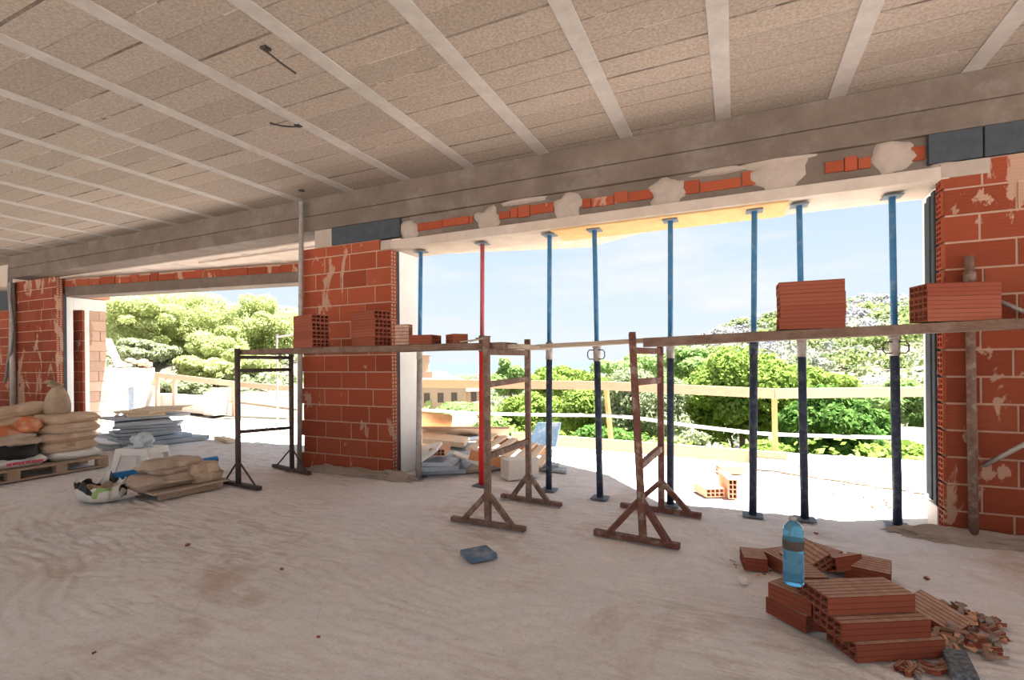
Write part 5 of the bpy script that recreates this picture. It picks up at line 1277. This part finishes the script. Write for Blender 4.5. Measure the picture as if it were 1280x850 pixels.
# scrub on the far hillside (uncountable)
rg = np.random.default_rng(3); bl = []
for i in range(2600):
    u = rg.uniform(600, 1320); s = 30 + 190 * rg.random() ** 0.8; b = bearing(u); r_ = min(7.25 / max(b.y, .05), 60) + s; q = b * r_
    z = prof(u)(s) + noise.noise(q * 0.08) * min(1.2, s * .03); k_ = rg.uniform(.7, 2.0) * (0.6 + s / 200)
    bl.append(((q.x, q.y, z + k_ * .4), (k_, k_, k_ * .75)))
o = bpy.data.objects.new('hillside_scrub', leaf_cloud(bl, 150000, 0.15, 'leaf_scrub', 5, 1.3, True)); COL.objects.link(o); tag(o, 'grey and green scrub covering the far hillside', 'scrub', kind='stuff')
bl = []
for i in range(900):
    u = rg.uniform(380, 820); s = 60 + 700 * rg.random(); b = bearing(u); r_ = min(7.25 / max(b.y, .05), 60) + s; q = b * r_
    z = prof(u)(s); k_ = rg.uniform(1, 2.6) * (0.6 + s / 300); bl.append(((q.x, q.y, z + k_ * .3), (k_, k_, k_ * .6)))
o = bpy.data.objects.new('valley_scrub', leaf_cloud(bl, 26000, 0.6, 'leaf_scrub', 6, 1.2)); COL.objects.link(o); tag(o, 'pale scrub in the valley before the sea', 'scrub', kind='stuff')
bl = []
for i in range(500):
    u = rg.uniform(60, 420); s = (6 if u > 215 else 11) + 40 * rg.random(); b = bearing(u); r_ = min(7.25 / max(b.y, .05), 60) + s; q = b * r_
    z = prof(u)(s); k_ = rg.uniform(.2, .7); bl.append(((q.x, q.y, z + k_ * .3), (k_, k_, k_ * .6)))
o = bpy.data.objects.new('bank_scrub', leaf_cloud(bl, 16000, 0.09, 'leaf_olive', 8, 1.2)); COL.objects.link(o); tag(o, 'dry scrub on the sandy bank under the pines', 'scrub', kind='stuff')
bl = []
for i in range(700):
    u = rg.uniform(560, 1250); s = 1.0 + 26 * rg.random(); b = bearing(u); r_ = min(7.25 / max(b.y, .05), 60) + s; q = b * r_
    z = prof(u)(s); k_ = rg.uniform(.4, 1.2); bl.append(((q.x, q.y, z + k_ * .3), (k_, k_, k_ * .8)))
o = bpy.data.objects.new('slope_undergrowth', leaf_cloud(bl, 110000, 0.045, 'leaf_bright', 9, 1.4)); COL.objects.link(o); tag(o, 'green undergrowth covering the slope below the terrace', 'undergrowth', kind='stuff')

# villa with tower
def at_world(u, r_, z): q = bearing(u) * r_; return Vector((q.x, q.y, z))
vr = 78.0
A0 = at_world(545, vr, 0); fwd = bearing(555); right = Vector((fwd.y, -fwd.x, 0))
vil = empty('villa', Vector((A0.x, A0.y, -6.4))); tag(vil, 'peach coloured villa with tiled roofs and a tower below the terrace', 'house')
VM = Matrix(((right.x, fwd.x, 0, A0.x), (right.y, fwd.y, 0, A0.y), (0, 0, 1, 0), (0, 0, 0, 1)))
def vbox(a, b, key, nm, par=vil): m = MB(); m.box(a, b, key, VM); return m.build(nm, par, origin=vil.location)
def vhip(x0, x1, y0, y1, z0, z1, nm='roof', ridge=0.3):
    m = MB(); o_ = .4; cx0, cx1 = x0 + (x1 - x0) * ridge, x1 - (x1 - x0) * ridge; cy = (y0 + y1) / 2
    p_ = [VM @ Vector(q) for q in ((x0 - o_, y0 - o_, z0), (x1 + o_, y0 - o_, z0), (x1 + o_, y1 + o_, z0), (x0 - o_, y1 + o_, z0), (cx0, cy, z1), (cx1, cy, z1))]
    m.add(p_, [(0, 1, 5, 4), (1, 2, 5), (2, 3, 4, 5), (3, 0, 4), (3, 2, 1, 0)], 'villa_roof'); m.build(nm, vil, origin=vil.location)
w_ = vbox((-8, 0, -7.5), (4.6, 8, -2.0), 'villa_wall', 'wall'); vhip(-8, 4.6, 0, 8, -2.0, -.1)
vbox((4.6, 1, -7.5), (7.4, 7, -3.4), 'villa_wall', 'wall'); vhip(4.6, 7.4, 1, 7, -3.4, -2.4, ridge=.4)
vbox((-8.6, 2, -2.0), (-1.2, 6, 2.4), 'villa_wall', 'tower'); vhip(-8.6, -1.2, 2, 6, 2.4, 3.4)
vbox((-3.5, 1.5, -1.2), (-0.6, 5, -0.2), 'villa_wall', 'wing')
for x in (-1.9, 0.2, 2.3, 5.4):
    f_ = vbox((x, -.06 if x < 4 else .94, -5.0), (x + .9, .1 if x < 4 else 1.1, -3.5), 'villa_glass', 'window')
# pale tiled house at right
A1 = at_world(1150, 36, 0); fwd = bearing(1150); right = Vector((fwd.y, -fwd.x, 0)); VM = Matrix(((right.x, fwd.x, 0, A1.x), (right.y, fwd.y, 0, A1.y), (0, 0, 1, 0), (0, 0, 0, 1)))
vil = empty('house', Vector((A1.x, A1.y, -6))); tag(vil, 'house with pale tiled roof beyond the bushes at right', 'house')
vbox((-2.5, 0, -9), (7, 6, -5.4), 'villa_wall', 'wall', vil)
m = MB(); p_ = [VM @ Vector(q) for q in ((-3, -.5, -5.5), (7.5, -.5, -5.5), (7.5, 6.5, -5.5), (-3, 6.5, -5.5), (-1, 3, -3.0), (5.5, 3, -3.0))]; m.add(p_, [(0, 1, 5, 4), (1, 2, 5), (2, 3, 4, 5), (3, 0, 4), (3, 2, 1, 0)], 'pale_roof'); m.build('roof', vil, origin=vil.location)

# ------------------------------------------------------------------ light
sun = bpy.data.lights.new('sun', 'SUN'); so = bpy.data.objects.new('sun', sun); COL.objects.link(so)
sd_ = Vector((0.23, 0.13, 0.92)).normalized(); so.rotation_euler = sd_.to_track_quat('Z', 'Y').to_euler()
sun.energy = 29.0; sun.angle = math.radians(0.6); sun.color = (1.0, 0.97, 0.93)
w = bpy.data.worlds.new('sky'); sc.world = w; w.use_nodes = True; nt = w.node_tree; nd = nt.nodes; bg = nd['Background']
tc_ = nd.new('ShaderNodeTexCoord'); sx = nd.new('ShaderNodeSeparateXYZ'); nt.links.new(tc_.outputs['Generated'], sx.inputs[0])
rp_ = nd.new('ShaderNodeValToRGB'); e = rp_.color_ramp.elements; e[0].position = 0.0; e[0].color = (0.86, 0.94, 1.0, 1); e[1].position = 0.85; e[1].color = (0.42, 0.62, 0.95, 1)
for p_, c_ in ((0.12, (0.78, 0.90, 1.0)), (0.3, (0.62, 0.80, 0.98))):
    x_ = e.new(p_); x_.color = (*c_, 1)
nt.links.new(sx.outputs['Z'], rp_.inputs['Fac'])
mp_ = nd.new('ShaderNodeMapping'); mp_.inputs['Scale'].default_value = (1.5, 1.5, 6); nt.links.new(tc_.outputs['Generated'], mp_.inputs['Vector'])
ns = nd.new('ShaderNodeTexNoise'); ns.inputs['Scale'].default_value = 2.2; ns.inputs['Detail'].default_value = 7; ns.inputs['Roughness'].default_value = .6; nt.links.new(mp_.outputs[0], ns.inputs['Vector'])
cr = nd.new('ShaderNodeValToRGB'); cr.color_ramp.elements[0].position = .48; cr.color_ramp.elements[1].position = .72; nt.links.new(ns.outputs['Fac'], cr.inputs['Fac'])
mx = nd.new('ShaderNodeMix'); mx.data_type = 'RGBA'; nt.links.new(cr.outputs['Color'], mx.inputs[0]); nt.links.new(rp_.outputs['Color'], mx.inputs[6]); mx.inputs[7].default_value = (0.93, 0.96, 1.0, 1)
nt.links.new(mx.outputs[2], bg.inputs['Color']); bg.inputs['Strength'].default_value = 0.82

vs_ = sc.view_settings; vs_.view_transform = 'Standard'; vs_.look = 'None'; vs_.gamma = 1.0; vs_.use_curve_mapping = False; vs_.exposure = 0.32
sc.cycles.max_bounces = 10; sc.cycles.diffuse_bounces = 6; sc.cycles.sample_clamp_indirect = 6.0
